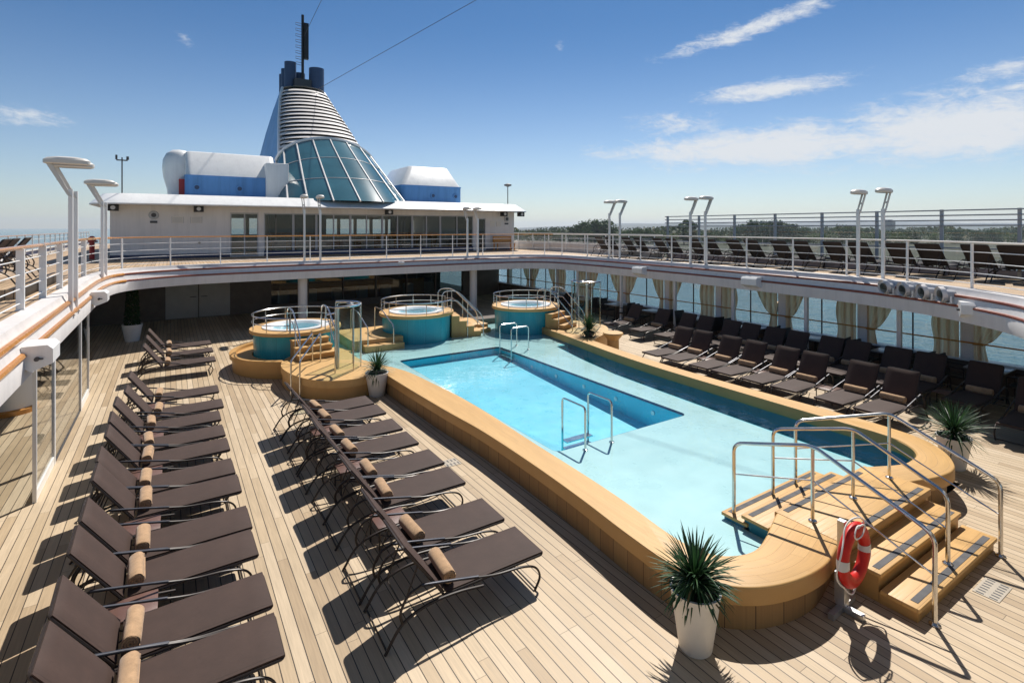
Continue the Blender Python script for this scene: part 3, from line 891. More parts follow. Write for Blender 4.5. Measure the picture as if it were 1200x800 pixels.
def xl_at(y):
    best = None
    for a, b in zip(iL_[:-1], iL_[1:]):
        lo, hi = sorted((a.y, b.y))
        if lo <= y <= hi and hi > lo:
            x = a.x + (b.x - a.x) * (y - a.y) / (b.y - a.y)
            best = x if best is None else min(best, x)
    return best if best is not None else 5.48
def xr_at(y):
    best = None
    for a, b in zip(iR_[:-1], iR_[1:]):
        lo, hi = sorted((a.y, b.y))
        if lo <= y <= hi and hi > lo:
            x = a.x + (b.x - a.x) * (y - a.y) / (b.y - a.y)
            best = x if best is None else max(best, x)
    return best if best is not None else 12.12
PX0, PX1, PY0, PY1 = 5.74, 9.25, 7.45, 15.15
YF = 19.0
ys = [3.62, 3.8, 4.1, 4.6, 5.2, 6, 6.8, PY0 - .1]
ys2 = [PY1 + .1, 16.2, 17, 18, YF]
mb = MB(po)
XE = .12
def strip(yl, x0f, x1f, z):
    for a, b in zip(yl[:-1], yl[1:]):
        mb.f([mb.v((x0f(a), a, z)), mb.v((x1f(a), a, z)), mb.v((x1f(b), b, z)), mb.v((x0f(b), b, z))])
strip(ys, lambda y: xl_at(y) - .02, xc, ZS)
strip([PY1 + .1, 16.3, 17, 18, YF], lambda y: 3.5, lambda y: xr_at(min(y, 16.15)) if y < 16.4 else 12.6, ZS)
ym = [PY0 - .1, 9, 10.5, 12, 13.3, 13.98]
strip(ym, lambda y: xl_at(min(y, 13.98)) - .02, lambda y: PX0 - XE, ZS)
strip([13.98, 14.6, PY1 + .1], lambda y: 4.0, lambda y: PX0 - XE, ZS)
strip([PY0 - .1, 9, 10.6, 12.4, YCH], lambda y: PX1 + XE, xc, ZS)
strip([YCH, 14.6, PY1 + .1], lambda y: PX1 + XE, lambda y: xr_at(y), ZS)
# rounded-corner hole
def rrect(x0, y0, x1, y1, r, n=6):
    out = []
    for cx, cy_, a0 in ((x1 - r, y1 - r, 0), (x0 + r, y1 - r, 90), (x0 + r, y0 + r, 180), (x1 - r, y0 + r, 270)):
        for k in range(n + 1):
            a = R(a0 + 90 * k / n); out.append((cx + r * math.cos(a), cy_ + r * math.sin(a)))
    return out
hole = rrect(PX0, PY0, PX1, PY1, .14)
cx_, cy_ = (PX0 + PX1) / 2, (PY0 + PY1) / 2
big = []
for q, (x, y) in enumerate(hole):
    qd = q // 7
    X = PX1 + XE if qd in (0, 3) else PX0 - XE; Y = PY1 + .1 if qd in (0, 1) else PY0 - .1
    kk = q % 7
    # walk: first half of the corner stays on one side, second half on the other
    if qd == 0: pt = (X, y) if kk < 3 else ((X, Y) if kk == 3 else (x, Y))
    if qd == 1: pt = (x, Y) if kk < 3 else ((X, Y) if kk == 3 else (X, y))
    if qd == 2: pt = (X, y) if kk < 3 else ((X, Y) if kk == 3 else (x, Y))
    if qd == 3: pt = (x, Y) if kk < 3 else ((X, Y) if kk == 3 else (X, y))
    big.append(pt)
mb.loops([[(x, y, ZS) for x, y in big], [(x, y, ZS) for x, y in hole]])
yw = [3.62, 4.1, 5.8, 8.2, 10.6, 12.4, YCH]
mb.loops([[(xc(y), y, ZS) for y in yw], [(xc(y), y, -.4) for y in yw]], closed=False)
mb.f([mb.v(p) for p in ((xc(YCH), YCH, ZS), (xc(YCH), YCH, -.4), (11.5, YCH, -.4), (11.5, YCH, ZS))])
mb.build('shelf', M['shelf'], pool, recalc=False)
def zfloor(y): return -.02 - .40 * (PY1 - y) / (PY1 - PY0)
mb = MB(po)
mb.loops([[(x, y, ZS) for x, y in hole], [(x, y, zfloor(y)) for x, y in hole]])
mb.build('pool_wall', M['basinwall'], pool)
mb = MB(po); mb.f([mb.v((x, y, zfloor(y))) for x, y in hole]); mb.build('pool_floor', M['basinfloor'], pool)
mb = MB(po); mb.loops([[(x, y, ZS + .002) for x, y in hole], [(x, y, ZS - .05) for x, y in rrect(PX0 + .012, PY0 + .012, PX1 - .012, PY1 - .012, .13)]]); mb.build('tile_band', M['navy'], pool)
for jy in (8.4, 9.6, 10.8, 12.0, 13.2):
    mb = MB(po); mb.tube([(PX1 - .004, jy, -.02), (PX1 - .02, jy, -.02)], .05, 12); mb.build('water_jet', M['alu'], pool)
mb = MB(po)
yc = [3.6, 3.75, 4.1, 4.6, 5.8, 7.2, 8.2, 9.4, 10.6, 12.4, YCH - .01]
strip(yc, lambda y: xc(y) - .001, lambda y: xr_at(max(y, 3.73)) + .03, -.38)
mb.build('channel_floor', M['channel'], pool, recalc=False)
# water sheets
mb = MB()
strip([3.62, 3.8, 4.1, 4.6, 5.2, 6, 7, 8.2, 9.4, 10.6, 12.4, 13.3, 13.98], lambda y: xl_at(min(y, 13.98)) - .015, lambda y: xc(y) if y < YCH else xr_at(y), ZW)
strip([13.98, YCH], lambda y: 4.0, xc, ZW)
strip([YCH, 15, 16.1, 17, 18, YF], lambda y: 3.5, lambda y: xr_at(min(y, 16.15)) - .01 if y < 16.4 else 12.6, ZW)
o = mb.build('pool_water', M['water'], recalc=False); tag(o, 'clear turquoise water filling the pool and its shallow shelf', 'water', kind='structure')
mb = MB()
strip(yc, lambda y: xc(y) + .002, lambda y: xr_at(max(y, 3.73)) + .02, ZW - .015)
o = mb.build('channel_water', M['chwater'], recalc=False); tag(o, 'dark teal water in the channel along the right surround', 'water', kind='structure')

# entry steps
SX0, SX1 = 6.62, 9.07
st = thing('pool_steps', 'tan timber steps over the pool edge with dark grip strips', 'steps', (7.85, 3.2, 0))
mb = MB(st.location); mb.box((SX0 + .02, 3.12, 0), (SX1 - .02, 3.9, ZT - .09)); mb.build('core', M['woodbase'] if False else M['woodface'], st)
mb = MB(st.location); mb.bbox((SX0 + .003, 3.08, ZT - .088), (SX1 - .003, 3.95, ZT + .006), .012); pf = mb.build('platform', M['poolwood_p'], st)
for (y0, y1, z) in ((2.73, 3.13, .335), (2.36, 2.735, .17)):
    mb = MB(st.location); mb.box((SX0 + .06, y0 + .03, 0), (SX1 - .06, y1 + .02, z - .05)); mb.build('riser', M['woodface'], st)
    mb = MB(st.location); mb.bbox((SX0 + .04 if z > .2 else SX0 + .02, y0, z - .05), (SX1 - .04 if z > .2 else SX1 - .02, y1 - .004, z), .01); tr_ = mb.build('tread', M['poolwood_p'], st)
    mb = MB(st.location); mb.box((SX0 + .12, y0 + .05, z - .002), (SX1 - .12, y0 + .12, z + .004)); mb.build('grip_strip', M['nosing'], tr_)
mb = MB(st.location); mb.box((SX0 + .12, 3.13, ZT), (SX1 - .12, 3.2, ZT + .011)); mb.build('grip_strip', M['nosing'], pf)
mb = MB(st.location); mb.box((SX0 + .12, 3.83, ZT), (SX1 - .3, 3.9, ZT + .011)); mb.build('grip_strip', M['nosing'], pf)
for (y0, y1, z) in ((3.95, 4.24, .41), (4.24, 4.54, .32)):
    mb = MB(st.location); mb.box((SX0 - .25, y0 - .1, -.0), (SX1 - .45, y1 - .03, z - .045)); mb.build('riser', M['channel'], st)
    mb = MB(st.location); mb.bbox((SX0 - .28, y0 - .09, z - .045), (SX1 - .42, y1, z), .01); tr_ = mb.build('tread', M['poolwood_p'], st)
    mb = MB(st.location); mb.box((SX0 - .2, y1 - .12, z - .002), (SX1 - .5, y1 - .05, z + .004)); mb.build('grip_strip', M['nosing'], tr_)

def step_rail(x, zf, yf, label, xw):
    th = thing('handrail', label, 'handrail', (x, yf, zf), 0, 'steel handrails over the pool steps')
    o = th.location
    top = fillet([(xw, 4.42, ZS), (xw, 4.42, 1.27), (x, 3.55, 1.46), (x, yf, .95 + zf * .3), (x, yf, zf)], .12, 6)
    mb = MB(o); mb.tube(top, .024, 10); mb.build('rail', M['steel'], th)
    mb = MB(o); mb.tube([(x, 3.55, ZT), (x, 3.55, 1.45)], .022, 10); mb.build('post', M['steel'], th)
    mb = MB(o); mb.tube([(xw, 4.42, .85), (x, 3.55, 1.02), (x, yf, .52 + zf * .4)], .011, 8); mb.build('mid_rail', M['steel'], th)
    mb = MB(o); mb.lathe([(.055, .0), (.055, .012), (.03, .03)], (x, yf, zf), 14, cap1=True); mb.build('flange', M['steel'], th)
    mb = MB(o); mb.lathe([(.05, .008), (.05, .02), (.028, .035)], (x, 3.55, ZT), 14, cap1=True); mb.build('flange', M['steel'], th)
step_rail(6.80, 0, 2.28, 'steel handrail on the near side of the pool steps, behind the lifebuoy', 6.45)
step_rail(7.84, .17, 2.5, 'steel handrail down the middle of the pool steps', 7.38)
step_rail(8.93, 0, 2.30, 'steel handrail on the far side of the pool steps', 7.98)

# pool ladders
def ladder(label, x, y, rz, out, inn, hw):
    th = thing('pool_ladder', label, 'pool ladder', (x, y, ZS), rz, 'steel pool ladders')
    for sx in (-1, 1):
        xx = sx * hw
        p = fillet([(xx, out, 0), (xx, out, .76), (xx, inn, .76), (xx, inn, -.42)], .09, 5)
        mb = MB(); mb.tube(p, .02, 8); mb.build('hand_hoop', M['steel'], th)
        mb = MB(); mb.lathe([(.05, 0.0), (.05, .012), (.028, .02)], (xx, out, 0), 12, cap1=True); mb.build('flange', M['steel'], th)
    for k in range(3):
        mb = MB(); mb.box((-hw, inn - .02, -.06 - .15 * k), (hw, inn + .14, -.04 - .15 * k)); mb.build('tread', M['steel'], th)
    return th
ladder('steel pool ladder standing at the near edge of the deep basin', 6.56, PY0, R(180), .2, -.46, .32)
ladder('steel pool ladder at the far right corner of the deep basin', PX1, 14.62, R(-90), .6, -.07, .35)

# ------------------------------------------------------------------ hot tubs
def tub_uvwall(th, cx, cy_, r0, r1, z0, z1, mat, a0=0, a1=2 * math.pi, n=48, name='tile_wall'):
    bm = bmesh.new(); uvl = bm.loops.layers.uv.new('UVMap')
    rows = []
    for k in range(n + 1):
        a = a0 + (a1 - a0) * k / n
        rows.append([(bm.verts.new(Vector((cx + r_ * math.cos(a), cy_ + r_ * math.sin(a), z)) - th.location), a * r1, z) for r_, z in ((r0, z0), (r1, z1))])
    for k in range(n):
        q = [rows[k][0], rows[k + 1][0], rows[k + 1][1], rows[k][1]]
        f = bm.faces.new([v[0] for v in q])
        for l_, v in zip(f.loops, q): l_[uvl].uv = (v[1], v[2])
    bmesh.ops.recalc_face_normals(bm, faces=bm.faces)
    me = bpy.data.meshes.new(name); bm.to_mesh(me); bm.free(); me.materials.append(M[mat]); me.shade_smooth()
    ob = bpy.data.objects.new(name, me); link(ob, th); KIDS.setdefault(th.name, []).append(ob); return ob

def hot_tub(label, cx, cy_, r, zr, zb, gap_a, gap_w):
    th = thing('hot_tub', label, 'hot tub', (cx, cy_, zb), 0, 'round hot tubs beyond the pool')
    o = th.location
    tub_uvwall(th, cx, cy_, r - .12, r - .10, zb, zr - .09, 'tubtile')
    mb = MB(o); mb.lathe([(r - .14, zr - .10), (r, zr - .10), (r + .015, zr - .05), (r, zr), (r - .33, zr + .004)], (cx, cy_, 0), 56); mb.build('timber_rim', M['woodtop'], th)
    mb = MB(o); mb.lathe([(r - .331, zr + .005), (r - .34, zr + .035), (r - .58, zr + .03), (r - .66, zr - .05), (r - .70, zr - .30), (.02, zr - .34)], (cx, cy_, 0), 48); bs = mb.build('basin', M['tubwhite'], th)
    mb = MB(o); mb.lathe([(r - .65, zr - .03), (.01, zr - .05)], (cx, cy_, 0), 48, cap1=True); mb.build('tub_water', M['tubwater'], th)
    # guard rail with a gap for the steps
    arc = [a for a in [gap_a + gap_w / 2 + (2 * math.pi - gap_w) * k / 60 for k in range(61)]]
    rr = r - .06
    for zz, rad in ((.42, .02), (.21, .012)):
        mb = MB(o); mb.tube([(cx + rr * math.cos(a), cy_ + rr * math.sin(a), zr + zz) for a in arc], rad, 7); mb.build('guard_rail', M['steel'], th)
    for k in range(0, 61, 6):
        a = arc[k]
        mb = MB(o); mb.tube([(cx + rr * math.cos(a), cy_ + rr * math.sin(a), zr), (cx + rr * math.cos(a), cy_ + rr * math.sin(a), zr + .42)], .014, 6); mb.build('rail_post', M['steel'], th)
    return th
M['woodtop'] = pm('timber_top', (.58, .35, .13), .5, var=.1, scale=6)

def tub_stairs(th, cx, cy_, r, zr, zb, a, width, n, run, rails=True, nose='poolwood_p', face='woodface'):
    """straight flight leaving the rim along direction a"""
    o = th.location
    dv = Vector((math.cos(a), math.sin(a), 0)); sv = Vector((-dv.y, dv.x, 0))
    c0 = Vector((cx, cy_, 0)) + dv * (r - .12)
    for k in range(n):
        z = zr - (zr - zb) * (k + 1) / (n + 1)
        p0 = c0 + dv * (k * run); p1 = c0 + dv * ((k + 1) * run + .02)
        poly = [p0 - sv * width / 2, p1 - sv * width / 2, p1 + sv * width / 2, p0 + sv * width / 2]
        mb = MB(o); mb.prism([(p.x, p.y) for p in poly], zb - .0, z - .04); s1 = mb.build('stair_block', M[face], th)
        poly = [p0 - sv * (width / 2 + .02), p1 - sv * (width / 2 + .02) + dv * .02, p1 + sv * (width / 2 + .02) + dv * .02, p0 + sv * (width / 2 + .02)]
        mb = MB(o); mb.prism([(p.x, p.y) for p in poly], z - .04, z); mb.build('tread', M['woodtop'], s1)
    if rails:
        for s__ in (-1, 1):
            e = sv * (s__ * (width / 2 + .0))
            top = [c0 - dv * .35 + e + Vector((0, 0, zr)), c0 - dv * .35 + e + Vector((0, 0, zr + .72)), c0 + dv * .2 + e + Vector((0, 0, zr + .72)),
                   c0 + dv * (n * run + .1) + e + Vector((0, 0, zb + .72)), c0 + dv * (n * run + .1) + e + Vector((0, 0, zb))]
            mb = MB(o); mb.tube(fillet(top, .22, 6), .02, 8); hr = mb.build('stair_rail', M['steel'], th)
            mid = [c0 - dv * .05 + e + Vector((0, 0, zr + .36)), c0 + dv * .2 + e + Vector((0, 0, zr + .36)), c0 + dv * (n * run + .1) + e + Vector((0, 0, zb + .34))]
            mb = MB(o); mb.tube(mid, .014, 7); mb.build('mid_rail', M['steel'], hr)
            for q in (.0, .55):
                p = c0 + dv * (n * run * q) + e
                zt = zr + .72 if q == 0 else zr + .72 + (zb - zr) * ((n * run * q - .2) / (n * run - .1))
                mb = MB(o); mb.tube([p + Vector((0, 0, zr if q == 0 else zb)), p + Vector((0, 0, zt))], .014, 6); mb.build('baluster', M['steel'], hr)

T1 = hot_tub('round hot tub on a wooden ledge at the left, beside the glass shower', 3.3, 17.55, 1.32, 1.15, 0, R(-85), R(48))
tub_stairs(T1, 3.3, 17.55, 1.32, 1.15, .5, R(-85), 1.0, 3, .28)
T2 = hot_tub('round teal tiled hot tub at the middle of the far pool end', 7.5, 18.0, 1.32, 1.2, ZS, R(-12), R(45))
tub_stairs(T2, 7.5, 18.0, 1.32, 1.2, ZS, R(-15), .85, 4, .27)
T3 = hot_tub('round teal tiled hot tub at the right of the far pool end', 11.7, 17.15, 1.32, 1.2, ZS, R(-68), R(48))
tub_stairs(T3, 11.7, 17.15, 1.32, 1.2, .3, R(-68), .95, 4, .26)
# lower ledge round the left tub
lg = thing('tub_ledge', 'low curved wooden trough wrapped round the left hot tub', 'ledge', (3.4, 17.6, 0))
mb = MB(lg.location); mb.lathe([(1.82, 0), (1.84, .36), (1.9, .37), (1.91, .5), (1.74, .505), (1.73, .42), (1.3, .40)], (3.35, 17.5, 0), 48, a0=R(90), a1=R(310)); mb.build('trough', M['woodface'], lg)
# shower platform and towers
pl1 = thing('shower_platform', 'low rounded wooden platform under the left glass shower', 'platform', (3.75, 14.8, 0))
poly = [(p.x, p.y) for p in smooth([(2.52, 15.3, 0), (2.62, 14.2, 0), (3.0, 13.4, 0), (3.6, 13.05, 0), (4.2, 13.12, 0), (4.6, 13.4, 0), (4.78, 14.0, 0), (4.46, 14.9, 0), (4.40, 16.4, 0), (3.9, 16.9, 0), (2.9, 16.2, 0)], 6, closed=True)]
mb = MB(pl1.location); mb.prism(poly, 0, .32); mb.build('base', M['woodbase2'] if 'woodbase2' in M else M['woodface'], pl1)
c0 = Vector((3.6, 14.9, 0))
poly2 = [((Vector((x, y, 0)) - c0) * 1.03 + c0) for x, y in poly]
mb = MB(pl1.location); mb.prism([(p.x, p.y) for p in poly2], .32, ZT + .003); mb.build('platform_top', [M['woodtop']], pl1)
pl2 = thing('landing', 'wooden landing with steps between the left and middle hot tubs', 'landing', (5.7, 17.6, 0))
mb = MB(pl2.location); mb.bbox((4.9, 17.0, .1), (6.6, 19.2, .56), .015); mb.build('deck_board', M['woodtop'], pl2)
mb = MB(pl2.location); mb.bbox((5.2, 16.62, .1), (6.5, 17.0 - .004, .42), .012); mb.build('step', M['woodtop'], pl2)
for x in (5.3, 6.15):
    mb = MB(pl2.location); mb.tube(fillet([(x, 18.6, .56), (x, 18.6, 1.38), (x, 17.9, 1.38), (x, 16.7, .98), (x, 16.7, ZS)], .1), .018, 8); mb.build('handrail', M['steel'], pl2)
pl3 = thing('shower_platform', 'wooden platform under the right glass shower and spiky plant', 'platform', (13.2, 15.9, 0))
poly = [(p.x, p.y) for p in smooth([(11.66, 15.9, 0), (11.56, 14.4, 0), (11.62, 13.3, 0), (12.1, 13.45, 0), (13.3, 14.2, 0), (13.9, 15.2, 0), (13.5, 16.6, 0), (12.6, 17.2, 0), (12.0, 16.6, 0)], 6, closed=True)]
mb = MB(pl3.location); mb.prism(poly, 0, ZT - .005); mb.build('platform_top', M['woodtop'], pl3)
# floor between tubs 2 and 3
pl4 = thing('stair_landing', 'wooden landing between the middle and right hot tubs', 'landing', (9.8, 18.6, 0))
mb = MB(pl4.location); mb.bbox((8.95, 17.75, .0), (10.35, 19.4, .5), .015); mb.build('deck_board', M['woodtop'], pl4)
mb = MB(pl4.location); mb.bbox((9.0, 17.45, .0), (10.3, 17.746, .38), .012); mb.build('step', M['woodtop'], pl4)
bk = thing('tub_back_wall', 'low dark plinth closing the pool behind the hot tubs', 'plinth', (8, 19.3, 0))
mb = MB(bk.location); mb.box((3.5, 18.95, 0), (14.0, 19.6, .45)); mb.build('plinth_block', M['darkwood'], bk)

def shower(label, x, y, rz):
    th = thing('shower_tower', label, 'shower', (x, y, ZT), rz, 'glass shower enclosures')
    r_ = .55
    arc = [R(-100 + 200 * k / 20) for k in range(21)]
    mb = MB(); mb.loops([[(r_ * math.cos(a), r_ * math.sin(a), .08) for a in arc], [(r_ * math.cos(a), r_ * math.sin(a), 1.66) for a in arc]], closed=False); mb.build('glass_panel', M['glass_green'], th, recalc=False)
    mb = MB(); mb.tube([(r_ * math.cos(a), r_ * math.sin(a), 1.68) for a in arc], .03, 8); mb.build('top_rail', M['steel'], th)
    for k in (0, 5, 10, 15, 20):
        a = arc[k]
        mb = MB(); mb.tube([(r_ * math.cos(a), r_ * math.sin(a), 0), (r_ * math.cos(a), r_ * math.sin(a), 1.68)], .018, 8); mb.build('post', M['steel'], th)
    mb = MB(); mb.tube([(-.05, 0, 0), (-.05, 0, 1.55)], .055, 10); col_ = mb.build('shower_column', M['alu'], th)
    mb = MB(); mb.tube(fillet([(-.05, 0, 1.5), (-.05, 0, 1.72), (.28, 0, 1.72)], .1), .014, 8); mb.lathe([(.02, 1.72), (.1, 1.69), (.1, 1.675)], (.28, 0, 0), 14, cap1=True); mb.build('shower_head', M['steel'], col_)
shower('curved glass shower enclosure on the left wooden platform', 3.75, 14.25, R(-15))
shower('curved glass shower enclosure behind the spiky plant at the right', 13.3, 15.4, R(200))
for (x0, y0, x1, y1, lb) in ((2.75, 13.9, 3.55, 14.9, 'low steel handrail up the left shower platform'),):
    th = thing('handrail', lb, 'handrail', (x0, y0, 0))
    for dxx in (0, .18):
        mb = MB(th.location); mb.tube(fillet([(2.5 + dxx, 13.95 - dxx * .8, 0), (2.5 + dxx, 13.95 - dxx * .8, .92), (3.3 + dxx, 15.3 - dxx * .8, 1.3), (3.3 + dxx, 15.3 - dxx * .8, .5)], .08), .02, 8); mb.build('rail', M['steel'], th)

# ------------------------------------------------------------------ sun loungers
def lounger(name, sling, bx=-.43, bz=.60):
    th = thing(name, 'x', 'sun lounger', (0, 0, 0))
    W = .315
    def slab(p0, p1, th_, w_, r_=.02):
        """cushion between two (x, z) points with a rounded edge"""
        mb = MB()
        dxx, dzz = p1[0] - p0[0], p1[1] - p0[1]; L = math.hypot(dxx, dzz)
        ux, uz = dxx / L, dzz / L; nx, nz = -uz, ux
        if nz < 0: nx, nz = -nx, -nz
        ring = []
        ny = 9; nl = 14
        top = []; bot = []
        for i in range(nl + 1):
            ta, ba = [], []
            for j in range(ny):
                s1 = i / nl; s2 = j / (ny - 1) * 2 - 1
                ex = max(0, 1 - min(s1, 1 - s1) * L / r_) ; ey = max(0, 1 - (1 - abs(s2)) * w_ / r_)
                dr = r_ * (1 - math.sqrt(max(0, 1 - min(1, max(ex, ey)) ** 2)))
                cr = .008 * (1 - s2 * s2) * math.sin(math.pi * min(1, max(0, s1)))
                px = p0[0] + ux * L * s1; pz = p0[1] + uz * L * s1
                y = s2 * w_
                h = th_ / 2 - dr * .8 + cr * .4
                ta.append((px + nx * h, y, pz + nz * h)); ba.append((px - nx * (th_ / 2), y, pz - nz * (th_ / 2)))
            top.append(ta); bot.append(ba)
        mb.loops(top, closed=False); mb.loops(bot, closed=False)
        loop_t = top[0] + [r[-1] for r in top[1:-1]] + top[-1][::-1] + [r[0] for r in top[1:-1]][::-1]
        loop_b = bot[0] + [r[-1] for r in bot[1:-1]] + bot[-1][::-1] + [r[0] for r in bot[1:-1]][::-1]
        mb.loops([loop_t, loop_b], closed=True)
        bmesh.ops.remove_doubles(mb.bm, verts=mb.bm.verts, dist=1e-5)
        return mb
    slab((.0, .365), (1.24, .385), .042, W - .005).build('seat', sling, th, 50)
    slab((-.03, .375), (-.03 + bx, .375 + bz), .042, W - .005).build('backrest', sling, th, 50)
    # frame round the seat
    mb = MB()
    mb.tube(fillet([(-.02, -W, .345), (1.24, -W, .36), (1.24, W, .36), (-.02, W, .345)], .05, 4), .014, 6)
    mb.tube([(.3, -W, .345), (.3, W, .345)], .011, 6); mb.tube([(.85, -W, .352), (.85, W, .352)], .011, 6)
    mb.build('seat_frame', M['bronze'], th)
    mb = MB()
    mb.tube(fillet([(-.03, -W, .345), (-.05 + bx, -W, .37 + bz), (-.05 + bx, W, .37 + bz), (-.03, W, .345)], .05, 4), .014, 6)
    mb.build('back_frame', M['bronze'], th)
    for s__ in (-1, 1):
        y = s__ * (W + .035)
        path = smooth([(1.10, y, .0), (1.17, y, .14), (1.10, y, .27), (.90, y, .335), (.55, y, .37), (.12, y, .47), (-.30, y, .555)], 5)
        mb = MB(); mb.tube(path, .0155, 8, flat=.8); mb.build('side_frame', M['bronze'], th)
        path = smooth([(.42, y * 1.0, .30), (.10, y, .34), (-.22, y, .335), (-.50, y, .24), (-.68, y, .0)], 5)
        mb = MB(); mb.tube(path, .0155, 8); mb.build('rear_leg', M['bronze'], th)
        mb = MB(); mb.tube(smooth([(-.30, y, .555), (-.44, y, .50), (-.52, y, .36), (-.50, y, .24)], 4), .014, 7); mb.build('arm_stay', M['bronze'], th)
        mb = MB(); mb.tube([(.36, y, .425), (.12, y, .478), (-.30, y, .568)], .015, 8, flat=.45); mb.build('armrest', M['armbar'], th)
    for xx in (-.66, 1.10):
        mb = MB(); mb.tube([(xx, -W - .03, .03), (xx, W + .03, .03)], .0105, 6); mb.build('cross_bar', M['bronze'], th)
    mb = MB(); mb.tube(fillet([(-.04 + bx * .6, -W + .06, .345 + bz * .62), (-.46, -W + .06, .33), (-.46, W - .06, .33), (-.04 + bx * .6, W - .06, .345 + bz * .62)], .05, 4), .009, 6); mb.build('back_prop', M['bronze'], th)
    return th
LP = lounger('sun_lounger', M['sling'])
LP['group'] = 'brown sun loungers around the pool'

def towel_proto():
    mb = MB()
    n = 22
    r_ = .074
    L = .235
    def ring(x, k): return [(k * (r_ + .004 * math.sin(3 * a)) * math.cos(a), x, k * (r_ + .004 * math.sin(3 * a)) * math.sin(a)) for a in [2 * math.pi * i / n for i in range(n)]]
    mb.loops([ring(-L, .93), ring(-L + .012, 1), ring(-L * .4, 1.02), ring(0, 1.0), ring(L * .5, 1.02), ring(L - .012, 1), ring(L, .93)])
    # spiral ends
    for s__ in (-1, 1):
        sp = []
        N = 46
        for k in range(N + 1):
            a = 2 * math.pi * 3 * k / N; rr = r_ * (.12 + .83 * k / N)
            sp.append((rr * math.cos(a), s__ * (L - .004), rr * math.sin(a)))
        mb.tube(sp, .0105, 5)
        mb.loops([ring(s__ * (L - .012), .93), ring(s__ * (L - .012), .05)], cap1=True)
    # free edge
    mb.tube([(r_ * .75, -L + .01, -r_ * .6), (r_ * .75, L - .01, -r_ * .6)], .012, 6)
    return mb.build('rolled_towel', M['towel'], None, 50)
TW = towel_proto(); TW['category'] = 'towel'; TW['group'] = 'rolled towels on the loungers'

def side_table():
    th = thing('side_table', 'x', 'side table', (0, 0, 0), 0, 'small brown tables between the loungers')
    mb = MB(); mb.bbox((-.22, -.20, .335), (.22, .20, .36), .008); mb.build('table_top', M['sidetable'], th)
    for sx in (-1, 1):
        for sy in (-1, 1):
            mb = MB(); mb.tube([(sx * .20, sy * .18, 0), (sx * .20, sy * .18, .336)], .012, 6); mb.build('leg', M['bronze'], th)
    mb = MB(); mb.tube([(-.2, -.18, .1), (.2, .18, .1)], .008, 5); mb.tube([(-.2, .18, .1), (.2, -.18, .1)], .008, 5); mb.build('cross_brace', M['bronze'], th)
    return th
ST = side_table()
first = {'L': True, 'T': True, 'S': True}
LPR = lounger('sun_lounger', M['sling'], -.355, .645)
LPR['group'] = 'loungers in the right front row'
first['R'] = True
def place_lounger(x, y, rz, label, group, towel=None, tgroup=None, right=False):
    pr, ky = (LPR, 'R') if right else (LP, 'L')
    q = pr if first[ky] else copy_tree(pr)
    first[ky] = False
    q.location = (x, y, 0); q.rotation_euler = (0, 0, rz); q['label'] = label; q['group'] = group
    if towel:
        tw = TW if first['T'] else TW.copy()
        if not first['T']: COL.objects.link(tw)
        first['T'] = False
        c_, s__ = math.cos(rz), math.sin(rz)
        lx = .075 + random.uniform(-.01, .015); ly = random.uniform(-.03, .03)
        tw.location = (x + c_ * lx - s__ * ly, y + s__ * lx + c_ * ly, .467)
        tw.rotation_euler = (0, random.uniform(-.5, .5), rz + random.uniform(-.06, .06))
        tw['label'] = towel; tw['group'] = tgroup
    return q
def place_table(x, y, rz, label):
    q = ST if first['S'] else copy_tree(ST)
    first['S'] = False
    q.location = (x, y, 0); q.rotation_euler = (0, 0, rz); q['label'] = label

# x of the foot end = x0 + 1.24 for feet to starboard
rowL = [5.40, 6.10, 7.10, 7.78, 8.90, 9.58, 10.60, 11.36, 12.32, 13.16, 14.40, 17.75, 19.1, 20.35]
for k, y in enumerate(rowL):
    place_lounger(-.38 + random.uniform(-.02, .02) + (.25 if y > 16 else 0.10 if y > 13 else 0), y, random.uniform(-.028, .028), f'brown sun lounger in the row along the glass screens, {ORD[k]} counted from the camera', 'loungers in the left row',
                  f'rolled tan towel on the {ORD[k]} lounger of the left row from the camera', 'towels of the left row')
for k, (a, b) in enumerate([(1, 2), (3, 4), (5, 6), (7, 8), (9, 10), (10, 11)]):
    if k == 5: continue
    place_table(-.33, (rowL[a] + rowL[b]) / 2, 0, f'small brown side table in the left row, {ORD[k]} counted from the camera')
rowM = [5.38, 6.22, 7.38, 8.12, 9.12, 9.92, 10.90, 11.60]
for k, y in enumerate(rowM):
    place_lounger(2.48 + random.uniform(-.03, .03), y, random.uniform(-.02, .02), f'brown sun lounger in the middle row beside the pool, {ORD[k]} counted from the camera', 'loungers in the middle row',
                  f'rolled tan towel on the {ORD[k]} lounger of the middle row from the camera', 'towels of the middle row')
for k, (a, b) in enumerate([(1, 2), (3, 4), (5, 6)]):
    place_table(2.45, (rowM[a] + rowM[b]) / 2, 0, f'small brown side table in the middle row, {ORD[k]} counted from the camera')
row1 = [3.30, 5.22, 6.02, 7.12, 7.86, 8.76, 9.52, 10.50, 11.22]
for k, y in enumerate(row1):
    x = 13.45 if k else 14.85
    place_lounger(x, y, math.pi + random.uniform(-.04, .04), f'brown sun lounger in the right front row facing the pool, {ORD[k]} counted from the camera', 'loungers in the right front row',
                  f'rolled brown towel on the {ORD[k]} lounger of the right front row from the camera', 'towels of the right front row', True)
for k, (a, b) in enumerate([(2, 3), (4, 5), (6, 7)]):
    place_table(13.3, (row1[a] + row1[b]) / 2, 0, f'small brown side table in the right front row, {ORD[k]} counted from the camera')
row2 = [4.42, 5.50, 6.24, 7.2, 7.9, 8.88, 9.6, 10.45, 11.15, 12.2, 12.95, 14.15, 15.6]
